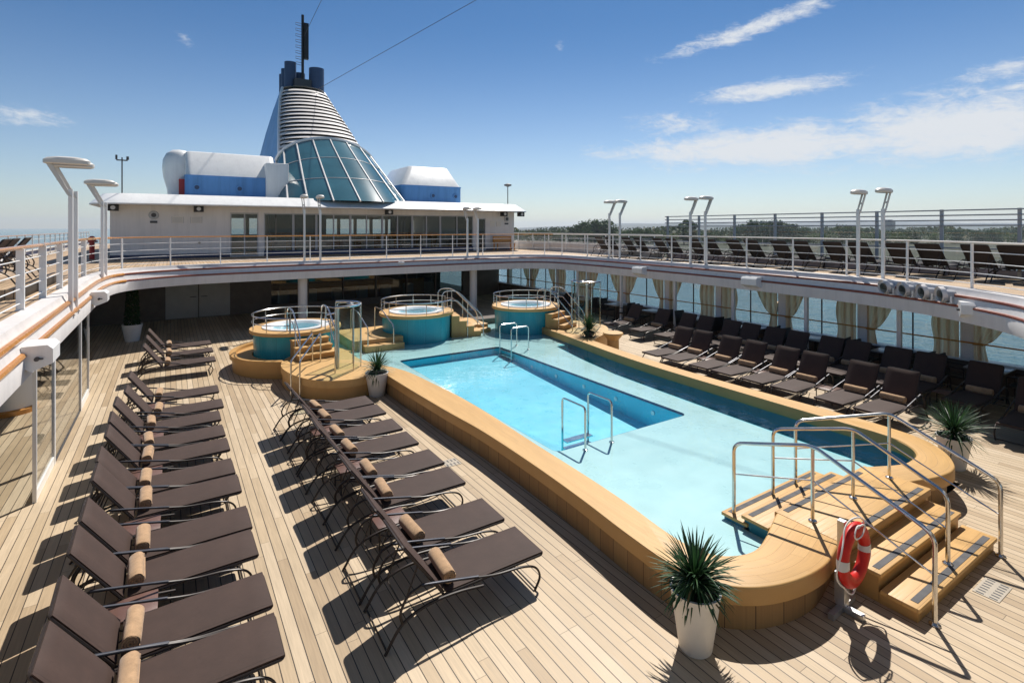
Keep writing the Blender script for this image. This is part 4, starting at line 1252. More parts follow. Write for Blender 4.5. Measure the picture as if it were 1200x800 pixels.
for k, y in enumerate(row2):
    place_lounger(15.85 if k else 15.75, y, math.pi + random.uniform(-.03, .03), f'brown sun lounger in the right back row by the windows, {ORD[k]} counted from the camera', 'loungers in the right back row',
                  f'rolled brown towel on the {ORD[k]} lounger of the right back row from the camera', 'towels of the right back row', True)
for k, y in enumerate([4.98, 6.72, 8.4]):
    place_table(15.3, y, 0, f'small brown side table in the right back row, {ORD[k]} counted from the camera')

# loungers of the upper deck
LPD = lounger('sun_lounger', M['sling_shade'])
first_d = True
for k, y in enumerate([4.3, 5.05, 6.1, 6.85, 7.9, 8.65, 9.7, 10.45, 11.5, 12.25, 13.3, 14.05, 15.2, 15.95, 17.1, 17.85, 19.0, 19.75]):
    q = copy_tree(LPD) if k else LPD; q.location = (18.35, y, ZD); q.rotation_euler = (0, 0, R(-12)); q['label'] = f'shade-darkened lounger behind the right railing of the upper deck, {ORD[k]} counted from the right'; q['group'] = 'loungers on the right upper deck'
ph = thing('lounger_platform', 'low timber platform under the loungers on the left upper deck', 'platform', (-3.9, 16.5, ZD))
mb = MB(ph.location); mb.bbox((-5.2, 14.2, ZD - .01), (-2.5, 19.0, ZD + .2), .01); mb.build('platform_boards', M['teak2'], ph)
for k, y in enumerate([15.6, 16.4, 17.6]):
    q = copy_tree(LP); q.location = (-3.45, y, ZD + .2); q.rotation_euler = (0, 0, math.pi); q['label'] = f'brown lounger on the left upper deck, {ORD[k]} counted from the camera'; q['group'] = 'loungers on the left upper deck'

# ------------------------------------------------------------------ planters
def rosette(mb, n, L0, z0, spread=1.0, seed=1, w0=.028):
    rd = random.Random(seed)
    for k in range(n):
        a = rd.uniform(0, 2 * math.pi)
        tilt = R(rd.triangular(2, 108, 36)) * spread
        L = L0 * rd.uniform(.75, 1.08) * (1 - .12 * max(0, tilt - 1))
        zb = z0 + rd.uniform(0, .22) * L0 * (1 - tilt / 2.2)
        d0 = Vector((math.cos(a) * math.sin(tilt), math.sin(a) * math.sin(tilt), math.cos(tilt)))
        sd = Vector((-math.sin(a), math.cos(a), 0))
        ww = w0 * rd.uniform(.75, 1.2); droop = rd.uniform(.5, 2.2) if rd.random() < .8 else rd.uniform(2.5, 4.5)
        prev = None
        p = Vector((0, 0, zb)) + d0 * .02; dd = d0.copy()
        ns = 5
        for i in range(ns + 1):
            f = i / ns
            wd = ww * (.75 + .6 * f) * (1 - f) ** .55 if f < 1 else 0
            up = sd.cross(dd).normalized()
            l_, r__, c_ = p + sd * wd / 2 + up * wd * .18, p - sd * wd / 2 + up * wd * .18, p
            cur = (mb.v(l_), mb.v(c_), mb.v(r__))
            if prev:
                mb.f([prev[0], prev[1], cur[1], cur[0]]); mb.f([prev[1], prev[2], cur[2], cur[1]])
            prev = cur
            dd = (dd + Vector((0, 0, -1)) * (.045 + .07 * math.sin(tilt)) * droop).normalized()
            p = p + dd * (L / ns)

def planter(label, x, y, z, rpot, hpot, L0, n, seed, pot='pot', name='spiky_plant'):
    th = thing(name, label, 'potted plant', (x, y, z), 0, 'spiky potted plants')
    mb = MB(); mb.lathe([(rpot * .60, 0), (rpot * .64, .012), (rpot * .97, hpot - .03), (rpot, hpot), (rpot * .9, hpot), (rpot * .86, hpot - .06)], n=36, cap0=True); mb.build('pot', M[pot], th)
    mb = MB(); mb.lathe([(rpot * .88, hpot - .05), (.05, hpot - .03)], n=24, cap1=True); mb.build('soil', M['soil'], th)
    mb = MB(); rosette(mb, n, L0, hpot + .02, 1.0, seed); mb.build('leaves', M['blade'], th, 0, recalc=False)
planter('large spiky plant in a tall white pot at the near pool corner', 4.42, 3.46, 0, .25, .60, .47, 320, 3)
planter('small spiky plant in a white pot beside the left shower platform', 4.35, 13.0, 0, .29, .58, .52, 170, 5)
planter('wide spiky plant in a white pot behind the right pool end', 11.55, 3.6, 0, .26, .55, .62, 190, 8)
planter('dark spiky plant in a low dark pot at the right shower platform', 12.0, 13.75, ZT, .2, .16, .62, 230, 11, 'dgrey')
# flared tan stool-like planter base beside it
th = thing('timber_bollard', 'short tan flared bollard at the end of the right surround', 'bollard', (12.35, 12.95, 0))
mb = MB(th.location); mb.lathe([(.2, 0), (.19, .5), (.3, .64), (.34, .70), (.32, .73), (.02, .735)], (12.35, 12.95, 0), 24, cap1=True); mb.build('bollard_body', M['woodtop'], th)
# topiary under the overhang
for (x, y, lb) in ((-1.2, 24.2, 'tall dark topiary in a white pot under the left overhang'),):
    th = thing('topiary', lb, 'potted plant', (x, y, 0))
    mb = MB(); mb.lathe([(.22, 0), (.33, .62), (.30, .62), (.28, .55)], n=28, cap0=True); mb.build('pot', M['pot'], th)
    mb = MB()
    rd = random.Random(4)
    for k in range(1500):
        z = rd.uniform(.55, 2.0); rr = .27 * (1 - .35 * (z - .55) / 1.45) * math.sqrt(rd.uniform(.4, 1)); a = rd.uniform(0, 6.283)
        c_ = Vector((rr * math.cos(a), rr * math.sin(a), z)); u = Vector((rd.gauss(0, 1), rd.gauss(0, 1), rd.gauss(0, 1))).normalized() * .045; v_ = u.orthogonal().normalized() * .025
        mb.f([mb.v(c_ - u), mb.v(c_ + v_), mb.v(c_ + u), mb.v(c_ - v_)])
    mb.build('foliage', M['topiary'], th, 0, recalc=False)

# ------------------------------------------------------------------ lifebuoy on its stand
ls = thing('lifebuoy_stand', 'white metal stand with a cross foot holding the red lifebuoy', 'stand', (6.22, 2.93, 0))
yaw = R(3)
def lrot(p): return Matrix.Rotation(yaw, 3, 'Z') @ Vector(p)
mb = MB(); mb.box((-.035, -.035, .06), (.035, .035, .98)); mb.box((-.065, -.05, .1), (.065, .05, .42)); ob = mb.build('upright', M['alu'], ls); ob.rotation_euler[2] = yaw
mb = MB(); mb.box((-.27, -.03, 0), (.27, .03, .06)); mb.box((-.03, -.22, 0.001), (.03, -.031, .059)); mb.box((-.05, -.05, .061), (.05, .05, .16)); ob = mb.build('foot', M['alu'], ls); ob.rotation_euler[2] = yaw
mb = MB(); mb.box((-.05, -.12, .36), (.05, -.036, .42)); ob = mb.build('cradle', M['white'], ls); ob.rotation_euler[2] = yaw
lb_ = thing('lifebuoy', 'red lifebuoy with silver bands and white grab rope on its stand', 'lifebuoy', (6.22, 2.93, .66), yaw)
Rm, rm = .27, .078
mb = MB()
N = 48; K = 16
for band in (0,):
    rings = []
    for i in range(N):
        a = 2 * math.pi * i / N
        rings.append([((Rm + rm * .95 * math.cos(2 * math.pi * k / K)) * math.cos(a), -.12 + rm * .72 * math.sin(2 * math.pi * k / K), (Rm + rm * .95 * math.cos(2 * math.pi * k / K)) * math.sin(a)) for k in range(K)])
    rings.append(rings[0]); mb.loops(rings)
bmesh.ops.remove_doubles(mb.bm, verts=mb.bm.verts, dist=1e-5)
mb.build('ring', M['red'], lb_)
for a0 in (0, 180):
    mb = MB(); rings = []
    for i in range(5):
        a = R(a0 - 9 + 18 * i / 4)
        rings.append([((Rm + (rm + .004) * .95 * math.cos(2 * math.pi * k / K)) * math.cos(a), -.12 + (rm + .004) * .73 * math.sin(2 * math.pi * k / K), (Rm + (rm + .004) * .95 * math.cos(2 * math.pi * k / K)) * math.sin(a)) for k in range(K)])
    mb.loops(rings); mb.build('reflective_band', M['tape'], lb_)
mb = MB(); pts = []
for i in range(64):
    a = 2 * math.pi * i / 64
    rr = Rm + rm + .012 + .035 * abs(math.sin(2 * (a - R(45))))
    pts.append((rr * math.cos(a), -.12 + .02 * math.sin(4 * a), rr * math.sin(a)))
mb.tube(pts, .009, 6, closed=True)
mb.tube(smooth([(-.08, -.185, .34), (.0, -.20, .36), (.08, -.195, .31), (.0, -.195, .24), (-.12, -.19, .24), (-.16, -.19, .30), (-.08, -.185, .36), (.05, -.185, .33)], 6), .008, 6)
mb.build('grab_rope', M['rope'], lb_)

# deck grates
def grate(label, x, y, sx, sy, n):
    th = thing('deck_drain', label, 'drain', (x, y, 0), 0, 'steel deck drains')
    mb = MB(); mb.box((-sx, -sy, .001), (sx, sy, .006)); mb.build('plate', M['drainplate'], th)
    for i in range(n):
        for j in range(2):
            mb = MB(); cx = -sx + 2 * sx * (i + .5) / n; cyy = (-.5 + j) * sy
            mb.box((cx - sx / n * .35, cyy - sy * .3, .0062), (cx + sx / n * .35, cyy + sy * .3, .0075)); mb.build('slot', M['dgrey'], th)
grate('slotted drain plate in the deck beside the pool steps', 8.02, 2.14, .22, .12, 7)
grate('square drain plate in the deck beside the middle lounger row', 4.22, 8.55, .14, .14, 4)

# ------------------------------------------------------------------ deckhouse on the upper deck
dh = thing('deckhouse', 'long white deckhouse with dark windows facing the pool', 'deckhouse', (8.4, 29.2, ZD))
o = dh.location
YW = 29.2; WX0, WX1 = -2.25, 19.0; ZR = 5.22
mb = MB(o)
mb.box((WX0, YW, ZD), (2.45, YW + .15, ZR)); mb.box((3.7, YW, ZD), (3.95, YW + .15, ZR)); mb.box((15.95, YW, ZD), (16.25, YW + .15, ZR)); mb.box((16.85, YW, ZD), (WX1, YW + .15, ZR))
mb.box((2.45, YW, 4.95), (3.7, YW + .15, ZR)); mb.box((3.95, YW, 4.95), (15.95, YW + .15, ZR)); mb.box((16.25, YW, 4.8), (16.85, YW + .15, ZR)); mb.box((3.95, YW, ZD), (15.95, YW + .15, ZD + .12))
mb.box((WX0, YW + .152, ZD), (WX0 + .15, 46, ZR)); mb.box((WX1 - .15, YW + .152, ZD), (WX1, 46, ZR)); mb.box((WX0 + .152, 45.8, ZD), (WX1 - .152, 46, ZD + .9)); mb.box((WX0 + .152, 45.8, 4.95), (WX1 - .152, 46, ZR))
for k in range(15): mb.box((WX0 + .152 + k * 1.4, 45.81, ZD + .9), (WX0 + .4 + k * 1.4, 45.99, 4.95))
mb.build('wall', M['offwhite'], dh)
mb = MB(o); mb.box((WX0 - .01, YW - .02, ZD + .001), (2.44, YW - .002, ZD + .2)); mb.box((3.96, YW - .02, ZD + .001), (15.94, YW - .002, ZD + .26)); mb.box((16.86, YW - .02, ZD + .001), (WX1 + .01, YW - .002, ZD + .1)); mb.build('base_stripe', M['navy'], dh)
# glazing
def pane(a, b, z0, z1, nm, bars):
    mb = MB(o); mb.box((a, YW + .06, z0), (b, YW + .07, z1)); w_ = mb.build(nm, M['glass_tint'], dh)
    mb = MB(o)
    mb.box((a, YW + .02, z0), (a + .05, YW + .12, z1)); mb.box((b - .05, YW + .02, z0), (b, YW + .12, z1)); mb.box((a + .05, YW + .02, z1 - .06), (b - .05, YW + .12, z1)); mb.box((a + .05, YW + .02, z0), (b - .05, YW + .12, z0 + .08))
    for q in bars: mb.box((q - .03, YW + .025, z0 + .08), (q + .03, YW + .115, z1 - .06))
    mb.build('frame', M['grey'], w_)
    return w_
pane(2.45, 3.7, ZD, 4.95, 'door', [3.08])
xs = [3.95, 5.35, 6.5, 8.3, 10.1, 11.9, 13.7, 15.95]
for a, b in zip(xs[:-1], xs[1:]): pane(a + .003, b - .003, ZD + .12, 4.95, 'window', [] if b - a < 1.5 else [(a + b) / 2])
pane(16.25, 16.85, ZD, 4.8, 'door', [])
mb = MB(o); mb.box((4.9, YW + 5, ZD), (8.2, YW + 5.1, ZR)); mb.box((12.4, YW + 5, ZD), (14.0, YW + 5.1, ZR)); mb.box((2.2, YW + .2, ZD), (2.3, YW + 5, ZR)); mb.box((17.2, YW + .2, ZD), (17.3, YW + 5, ZR)); mb.build('inner_wall', M['interior'], dh)
mb = MB(o); mb.box((4.5, YW + 2.2, ZD + .02), (14.5, YW + 2.6, ZD + 1.0)); mb.build('bar_counter', M['varnish'], dh)
mb = MB(o)
for k in range(9): mb.box((4.6 + k * 1.2, YW + 1.2, ZD + .02), (5.2 + k * 1.2, YW + 1.7, ZD + .8))
mb.build('seating', M['lounge_white'], dh)
# roof slab with rounded corners
rp = rrect(WX0 - .75, 27.9, WX1 + .85, 47, 1.6, 8)
rp2 = rrect(WX0 - .30, 28.62, WX1 + .35, 46.6, 1.3, 8)
mb = MB(o); mb.loops([[(x, y, ZR) for x, y in rrect(WX0 - .4, 28.4, WX1 + .5, 46.5, 1.4, 8)], [(x, y, ZR) for x, y in rp], [(x, y, ZR + .05) for x, y in rp], [(x, y, ZR + .50) for x, y in rp2]], cap0=True, cap1=True); mb.build('roof', M['white'], dh)
# wall fittings
for (x, lbn) in ((-2.1, 0), (1.1, 0), (10.3, 0), (17.9, 0), (19.2, 0)):
    mb = MB(o); mb.bbox((x - .2, 28.55, ZR - .28), (x + .2, 28.85, ZR - .005), .02); fx = mb.build('floodlight', M['black'], dh)
    mb = MB(o); mb.tube([(x, 28.545, ZR - .14), (x, 28.53, ZR - .14)], .09, 12); mb.build('lens', M['tape'], fx)
for x in (-.65, 18.4):
    mb = MB(o); mb.tube([(x, YW - .001, 4.78), (x, YW - .07, 4.78)], [.2, .17], 20); sp = mb.build('speaker', M['grey'], dh)
    mb = MB(o); mb.tube([(x, YW - .071, 4.78), (x, YW - .075, 4.78)], .1, 16); mb.build('grille', M['dgrey'], sp)
    mb = MB(o); mb.box((x - .14, YW - .03, 4.42), (x + .14, YW - .001, 4.52)); mb.build('small_plate', M['dgrey'], dh)
for x in (.28, 1.02):
    mb = MB(o); mb.box((x - .24, YW - .03, 4.42), (x + .24, YW - .001, 4.72)); nb_ = mb.build('notice_board', M['ivory'], dh)
    mb = MB(o)
    for k in range(5): mb.box((x - .18, YW - .034, 4.46 + k * .05), (x + .18, YW - .031, 4.475 + k * .05))
    mb.box((x - .24, YW - .033, 4.42), (x - .22, YW - .0305, 4.72)); mb.box((x + .22, YW - .033, 4.42), (x + .24, YW - .0305, 4.72)); mb.build('text_lines', M['grey'], nb_)
for x in (17.35, 17.8):
    mb = MB(o); mb.box((x - .17, YW - .03, 4.3), (x + .17, YW - .001, 4.62)); mb.build('notice_board', M['ivory'], dh)
mb = MB(o); mb.tube([(1.15, YW - .001, 3.5), (1.15, YW - .06, 3.5)], .05, 12); mb.build('hose_tap', M['dgrey'], dh)
# red bench at the right wall
th = thing('wooden_bench', 'small red wooden bench at the right end of the deckhouse', 'bench', (17.9, 28.6, ZD))
mb = MB(th.location); mb.box((17.2, 28.4, ZD + .42), (18.6, 28.85, ZD + .47)); mb.build('seat', M['varnish'], th)
mb = MB(th.location); mb.box((17.2, 28.9, ZD + .5), (18.6, 28.94, ZD + .9)); mb.build('backrest', M['varnish'], th)
for x in (17.25, 18.5):
    for y in (28.42, 28.86):
        mb = MB(th.location); mb.box((x, y, ZD), (x + .06, y + .06, ZD + (.42 if y < 28.6 else .9))); mb.build('leg', M['varnish'], th)

# roof pods
def pod(label, x0, x1, y0, y1, round_left):
    th = thing('roof_pod', label, 'ventilation pod', ((x0 + x1) / 2, (y0 + y1) / 2, ZR + .43), 0, 'blue and white roof pods')
    o = th.location
    zb, zm, zt = ZR + .42, 6.85, 8.2
    mb = MB(o); mb.prism(rrect(x0, y0, x1, y1, .3, 6), zb, zm); mb.build('lower_casing', M['blue'], th)
    def rr(dx0, dx1, dy): return rrect(x0 + dx0, y0 + dy, x1 - dx1, y1 - .1, .26, 6)
    sl = (.04, .04) if round_left else (.9, .5)
    mb = MB(o); mb.loops([[(x, y, zm + .002) for x, y in rrect(x0 + .03, y0 + .03, x1 - .03, y1 - .03, .28, 6)], [(x, y, zt - .06) for x, y in rr(sl[0], sl[1], 1.0)], [(x, y, zt) for x, y in rr(sl[0] + .07, sl[1] + .07, 1.1)]], cap1=True, cap0=True); mb.build('upper_casing', M['white'], th)
    mb = MB(o); mb.loops([[(x, y, zm - .03) for x, y in rrect(x0 - .03, y0 - .03, x1 + .03, y1 + .03, .31, 6)], [(x, y, zm + .03) for x, y in rrect(x0 - .03, y0 - .03, x1 + .03, y1 + .03, .31, 6)]]); mb.build('rubbing_strip', M['blue'], th)
    for k in range(2):
        x = x0 + (x1 - x0) * (.12 + .45 * k) if round_left else x0 + (x1 - x0) * (.5 + .38 * k)
        mb = MB(o); mb.tube([(x, y0 + .01, 6.25), (x, y0 - .06, 6.25)], .17, 16); pt = mb.build('porthole', M['blue'], th)
        mb = MB(o); mb.tube([(x, y0 - .061, 6.25), (x, y0 - .065, 6.25)], .11, 14); mb.build('glass', M['stack'], pt)
pod('long blue and white pod on the deckhouse roof, left of the funnel', .6, 4.9, 31.2, 36, True)
pod('sloped blue and white pod on the deckhouse roof, right of the funnel', 12.0, 16.2, 31.2, 36, False)
th = thing('roof_block', 'plain white block between the left pod and the funnel glazing', 'roof block', (5.1, 31.6, ZR + .43))
mb = MB(th.location); mb.bbox((4.3, 31.0, ZR + .42), (5.45, 34, 7.7), .06); mb.build('casing', M['white'], th)
th = thing('radome', 'white rounded satellite dome at the left end of the roof', 'radome', (.25, 33, ZR + .43))
mb = MB(th.location); mb.lathe([(.5, ZR + .42), (.54, 6.2), (.70, 6.8), (.76, 7.3), (.73, 7.75), (.58, 8.08), (.32, 8.27), (.02, 8.32)], (.38, 33, 0), 32, cap1=True); mb.build('dome', M['white'], th)
mb = MB(th.location); mb.box((.35, 31.95, 5.9), (.6, 32.2, 6.7)); mb.build('control_box', M['redpaint'], th)
th = thing('wind_gauge', 'thin mast with wind gauge at the left roof corner', 'mast', (-1.8, 28.9, ZR + .43))
mb = MB(th.location); mb.tube([(-1.8, 28.9, ZR + .4), (-1.8, 28.9, 7.3)], .025, 8); mb.build('mast', M['dgrey'], th)
mb = MB(th.location); mb.box((-2.0, 28.87, 7.15), (-1.6, 28.93, 7.2)); mb.tube([(-2.0, 28.9, 7.2), (-2.0, 28.9, 7.4)], .04, 8); mb.tube([(-1.6, 28.9, 7.2), (-1.6, 28.9, 7.35)], .05, 8); mb.build('gauge', M['dgrey'], th)
th = thing('roof_light', 'thin pole with a round lamp at the right roof end', 'pole', (18.7, 29.5, ZR + .43))
mb = MB(th.location); mb.tube([(18.7, 29.5, ZR + .4), (18.7, 29.5, 6.95)], .03, 8); mb.build('pole', M['dgrey'], th)
mb = MB(th.location); mb.lathe([(.05, 6.9), (.25, 6.98), (.25, 7.05), (.05, 7.12)], (18.7, 29.5, 0), 14, cap1=True, cap0=True); mb.build('lamp', M['dgrey'], th)

# ------------------------------------------------------------------ funnel
fn = thing('ship_funnel', 'raked blue and white funnel with louvres above a glazed cone', 'funnel', (8.4, 36, ZR + .43))
o = fn.location
KEY = [(5.6, 31.0, 3.36, 49), (7.2, 33.2, 3.05, 48.6), (9.4, 36.2, 2.60, 47.8), (11.6, 38.8, 2.18, 46.6), (13.4, 40.9, 1.78, 45.2), (14.5, 41.9, 1.46, 44.2)]
def fk(z):
    for a, b in zip(KEY[:-1], KEY[1:]):
        if z <= b[0]:
            f = (z - a[0]) / (b[0] - a[0]); return [a[i] + (b[i] - a[i]) * f for i in (1, 2, 3)]
    return KEY[-1][1:]
def fsec(z, inset=0.0, n=28, t0=0.0, t1=math.pi):
    yc, w_, yf = fk(z)
    return [(8.4 - (w_ - inset) * math.cos(t0 + (t1 - t0) * k / n), yc - (w_ * .9 - inset) * math.sin(t0 + (t1 - t0) * k / n), z) for k in range(n + 1)]
zs = [5.6, 7.2, 9.4, 11.6, 13.4, 14.5]
mb = MB(o)
L = []
for z in zs:
    yc, w_, yf = fk(z)
    a = [(8.4 - w_, yc, z), (8.4 - w_, yc + (yf - yc) * .6, z), (8.4 - w_ * .95, yf - .6, z), (8.4 - w_ * .6, yf - .1, z), (8.4, yf, z), (8.4 + w_ * .6, yf - .1, z), (8.4 + w_ * .95, yf - .6, z), (8.4 + w_, yc + (yf - yc) * .6, z), (8.4 + w_, yc, z)]
    L.append(a)
mb.loops(L, closed=False); mb.build('side_casing', M['funnelblue'], fn, 30)
mb = MB(o); mb.loops([fsec(z, .35) for z in zs], closed=False); mb.build('inner_casing', M['black'], fn)
mb = MB(o); mb.tube([(8.4 - fk(z)[1] - .01, fk(z)[0], z) for z in zs], .12, 6); mb.tube([(8.4 + fk(z)[1] + .01, fk(z)[0], z) for z in zs], .12, 6); mb.build('corner_trim', M['white'], fn)
ns = 19
for k in range(ns):
    z0 = 8.2 + (14.35 - 8.2) * k / ns; dz = (14.35 - 8.2) / ns
    mb = MB(o)
    a = fsec(z0, -.06); b = fsec(z0 + dz * (.66 + .1 * math.sin(k * 2.3)), .07); a2 = fsec(z0 - .0, .03); b2 = fsec(z0 + dz * (.66 + .1 * math.sin(k * 2.3)), .15)
    mb.loops([a2, a, b, b2], closed=False); mb.build('louvre', M['louvre'] if 'louvre' in M else M['offwhite'], fn)
top = fsec(14.5); yc, w_, yf = fk(14.5)
mb = MB(o); ring = top + [(8.4 + w_ * .7, yf - .4, 14.5), (8.4, yf, 14.5), (8.4 - w_ * .7, yf - .4, 14.5)]
mb.f([mb.v(p) for p in ring]); mb.build('top_plate', M['offwhite'], fn)
# glazed cone, proud of the louvres, arched top edge
ng = 8
def gz(t_): return 8.05 + 1.75 * math.sin(t_) ** .8
def gpt(t_, z, off_):
    yc, w_, yf = fk(z)
    return (8.4 - (w_ + off_) * math.cos(t_), yc - (w_ * .9 + off_) * math.sin(t_), z)
T0, T1_ = R(4), R(176)
for k in range(ng):
    ta, tb = T0 + (T1_ - T0) * k / ng, T0 + (T1_ - T0) * (k + 1) / ng
    mb = MB(o); rows = []
    for i in range(9):
        rows.append([gpt(ta + (tb - ta) * j / 4, 5.62 + (gz(ta + (tb - ta) * j / 4) - 5.62) * i / 8, .22) for j in range(5)])
    mb.loops(rows, closed=False); mb.build('cone_pane', M['coneglass'], fn, 60)
for k in range(ng + 1):
    ta = T0 + (T1_ - T0) * k / ng
    mb = MB(o); mb.tube([gpt(ta, 5.6 + (gz(ta) - 5.6) * i / 8, .25) for i in range(9)], .05, 6); mb.build('glazing_bar', M['offwhite'], fn)
mb = MB(o); mb.tube([gpt(T0 + (T1_ - T0) * i / 40, gz(T0 + (T1_ - T0) * i / 40), .25) for i in range(41)], .11, 6); mb.build('arch_trim', M['white'], fn)
for f in (.33, .66):
    mb = MB(o); mb.tube([gpt(T0 + (T1_ - T0) * i / 40, 5.6 + (gz(T0 + (T1_ - T0) * i / 40) - 5.6) * f, .235) for i in range(41)], .022, 5); mb.build('glazing_seam', M['grey'], fn)
# exhaust stacks
for (x, y, r_, z1) in ((7.55, 42.4, .42, 16.6), (7.3, 43.0, .3, 16.2), (7.2, 43.5, .26, 15.9), (9.35, 42.0, .55, 16.3), (8.3, 42.9, .4, 16.0)):
    mb = MB(o); mb.lathe([(r_, 14.2), (r_, z1), (r_ * .85, z1), (r_ * .85, z1 - .3)], (x, y, 0), 20); mb.build('exhaust_pipe', M['stack'], fn)
mb = MB(o); mb.box((7.7, 41.6, 14.4), (8.9, 42.4, 15.3)); mb.build('machinery', M['dgrey'], fn)
mb = MB(o); mb.tube([(8.35, 42, 14.5), (8.35, 42, 20.2)], .1, 8); ms = mb.build('mast', M['black'], fn)
mb = MB(o); mb.box((8.43, 41.85, 16.9), (8.75, 42.15, 19.6)); mb.build('antenna_panel', M['black'], ms)
for k in range(8):
    mb = MB(o); mb.tube([(8.3, 42, 16.4 + k * .42), (7.85, 42, 16.45 + k * .42), (7.85, 42, 16.6 + k * .42), (8.3, 42, 16.6 + k * .42)], .02, 5); mb.build('ladder_rung', M['dgrey'], ms)
for k, (a, b, lb) in enumerate((((8.9, 41.0, 14.3), (21.4, 8.4, 20.5), 'thin stay wire rising from the funnel to the upper right'), ((8.4, 42, 18.5), (10.5, 24.0, 26.0), 'thin stay wire rising steeply from the mast'))):
    mb = MB(); mb.tube([a, b], .016, 5); oo = mb.build('stay_wire', M['dgrey']); tag(oo, lb, 'wire', 'stay wires of the funnel')

# ------------------------------------------------------------------ wind screen on the right, bulwarks, left deck bits
ws = thing('wind_screen', 'tall railed glass wind screen along the right outer edge', 'wind screen', (XR, 8, ZD))
o = ws.location
for k in range(13):
    y = 16.9 - 1.75 * k
    mb = MB(o); mb.box((XR - .04, y - .04, ZD), (XR + .04, y + .04, 4.75)); mb.build('post', M['grey'], ws)
    if k < 12:
        mb = MB(o); mb.box((XR + .052, y - 1.69, ZD + .25), (XR + .06, y - .06, 4.25)); mb.build('pane', M['glass'], ws)
mb = MB(o); mb.box((XR + .062, -4.2, ZD), (XR + .09, 16.9, ZD + .24)); mb.build('kick_plate', M['kick'], ws)
for z in (3.6, 4.27, 4.42, 4.57, 4.72):
    mb = MB(o); mb.tube([(XR - .06, 17, z), (XR - .06, -4.2, z)], .022, 6); mb.build('rail', M['grey'], ws)
bwk = thing('bulwark', 'low white bulwark forward of the wind screen on the right', 'bulwark', (XR, 30, ZD))
mb = MB(bwk.location); mb.box((XR + .06, 17.3, ZD), (XR + .2, 55, ZD + .55)); mb.build('plating', M['offwhite'], bwk)
bl_ = thing('bulwark', 'low white and navy bulwark along the left outer edge', 'bulwark', (XL, 20, ZD))
mb = MB(bl_.location); mb.box((XL - .2, 0, ZD), (XL - .06, 55, ZD + .35)); mb.build('plating', M['white'], bl_)
mb = MB(bl_.location); mb.box((XL - .055, 0, ZD + .12), (XL - .045, 55, ZD + .3)); mb.build('stripe', M['navy'], bl_)
lk = thing('deck_locker', 'long white and navy deck locker on the left upper deck', 'locker', (-4.6, 19, ZD))
mb = MB(lk.location); mb.bbox((-5.1, 15.5, ZD), (-4.3, 22, ZD + .55), .03); mb.build('cabinet', M['white'], lk)
mb = MB(lk.location); mb.box((-4.298, 15.55, ZD + .1), (-4.29, 21.95, ZD + .35)); mb.build('stripe', M['navy'], lk)
hy = thing('fire_hydrant', 'red fire hydrant post on the left upper deck', 'hydrant', (-3.0, 30.5, ZD))
mb = MB(hy.location); mb.lathe([(.10, 0), (.10, .75), (.16, .78), (.16, .95), (.05, 1.05)], (-3.0, 30.5, ZD), 14, cap1=True); mb.build('standpipe', M['redpaint'], hy)
mb = MB(hy.location); mb.tube([(-3.0, 30.5, ZD + .8), (-2.8, 30.3, ZD + .8)], .05, 8); mb.build('outlet', M['steel'], hy)

# ------------------------------------------------------------------ sea, land, trees, hills
ZSEA = -14.0
mb = MB(); mb.f([mb.v(p) for p in ((-15000, -15000, ZSEA), (15000, -15000, ZSEA), (15000, 15000, ZSEA), (-15000, 15000, ZSEA))])
o = mb.build('sea', M['sea']); tag(o, 'blue green harbour water around the ship', 'water', kind='structure')
cvec = Vector((math.sin(TH), math.cos(TH), 0)); rvec = Vector((math.cos(TH), -math.sin(TH), 0))
def at(u, D, z=0): return cvec * D + rvec * (u * D) + Vector((0, 0, z))
mb = MB()
shore = [at(u, D, ZSEA + .3) for u, D in ((.02, 430), (.1, 400), (.2, 360), (.35, 310), (.5, 275), (.75, 240), (1.0, 230), (1.6, 240))]
mid = [at(u, D, ZSEA + 2.2) for u, D in ((.02, 450), (.1, 420), (.2, 380), (.35, 325), (.5, 290), (.75, 255), (1.0, 245), (1.6, 255))]
far = [at(u, 9000, ZSEA + 3) for u in (.0, .1, .2, .35, .5, .75, 1.0, 1.6)]
mb.loops([shore, mid, far], closed=False)
o = mb.build('land', M['land']); tag(o, 'flat green land on the far shore', 'land', kind='structure')
def hill(label, u0, u1, D, hmax, seed, z0=ZSEA):
    rd = random.Random(seed); ph = [rd.uniform(0, 6) for _ in range(5)]
    mb = MB(); n = 60; rows = [[], [], []]
    for i in range(n + 1):
        f = i / n; u = u0 + (u1 - u0) * f
        e = min(1, min(f, 1 - f) * 6)
        h = hmax * e * (.62 + .2 * math.sin(f * 7 + ph[0]) + .12 * math.sin(f * 17 + ph[1]) + .05 * math.sin(f * 41 + ph[2]))
        rows[0].append(at(u, D - hmax * 9, z0)); rows[1].append(at(u, D, z0 + max(.5, h))); rows[2].append(at(u, D + hmax * 9, z0))
    mb.loops(rows, closed=False); o = mb.build('hills', M['hill']); tag(o, label, 'hills', kind='structure')
hill('low hazy hills on the horizon', .0, 1.9, 6500, 95, 2)
hill('fainter hazy ridge beyond the low hills', -.05, 1.2, 8500, 150, 5)

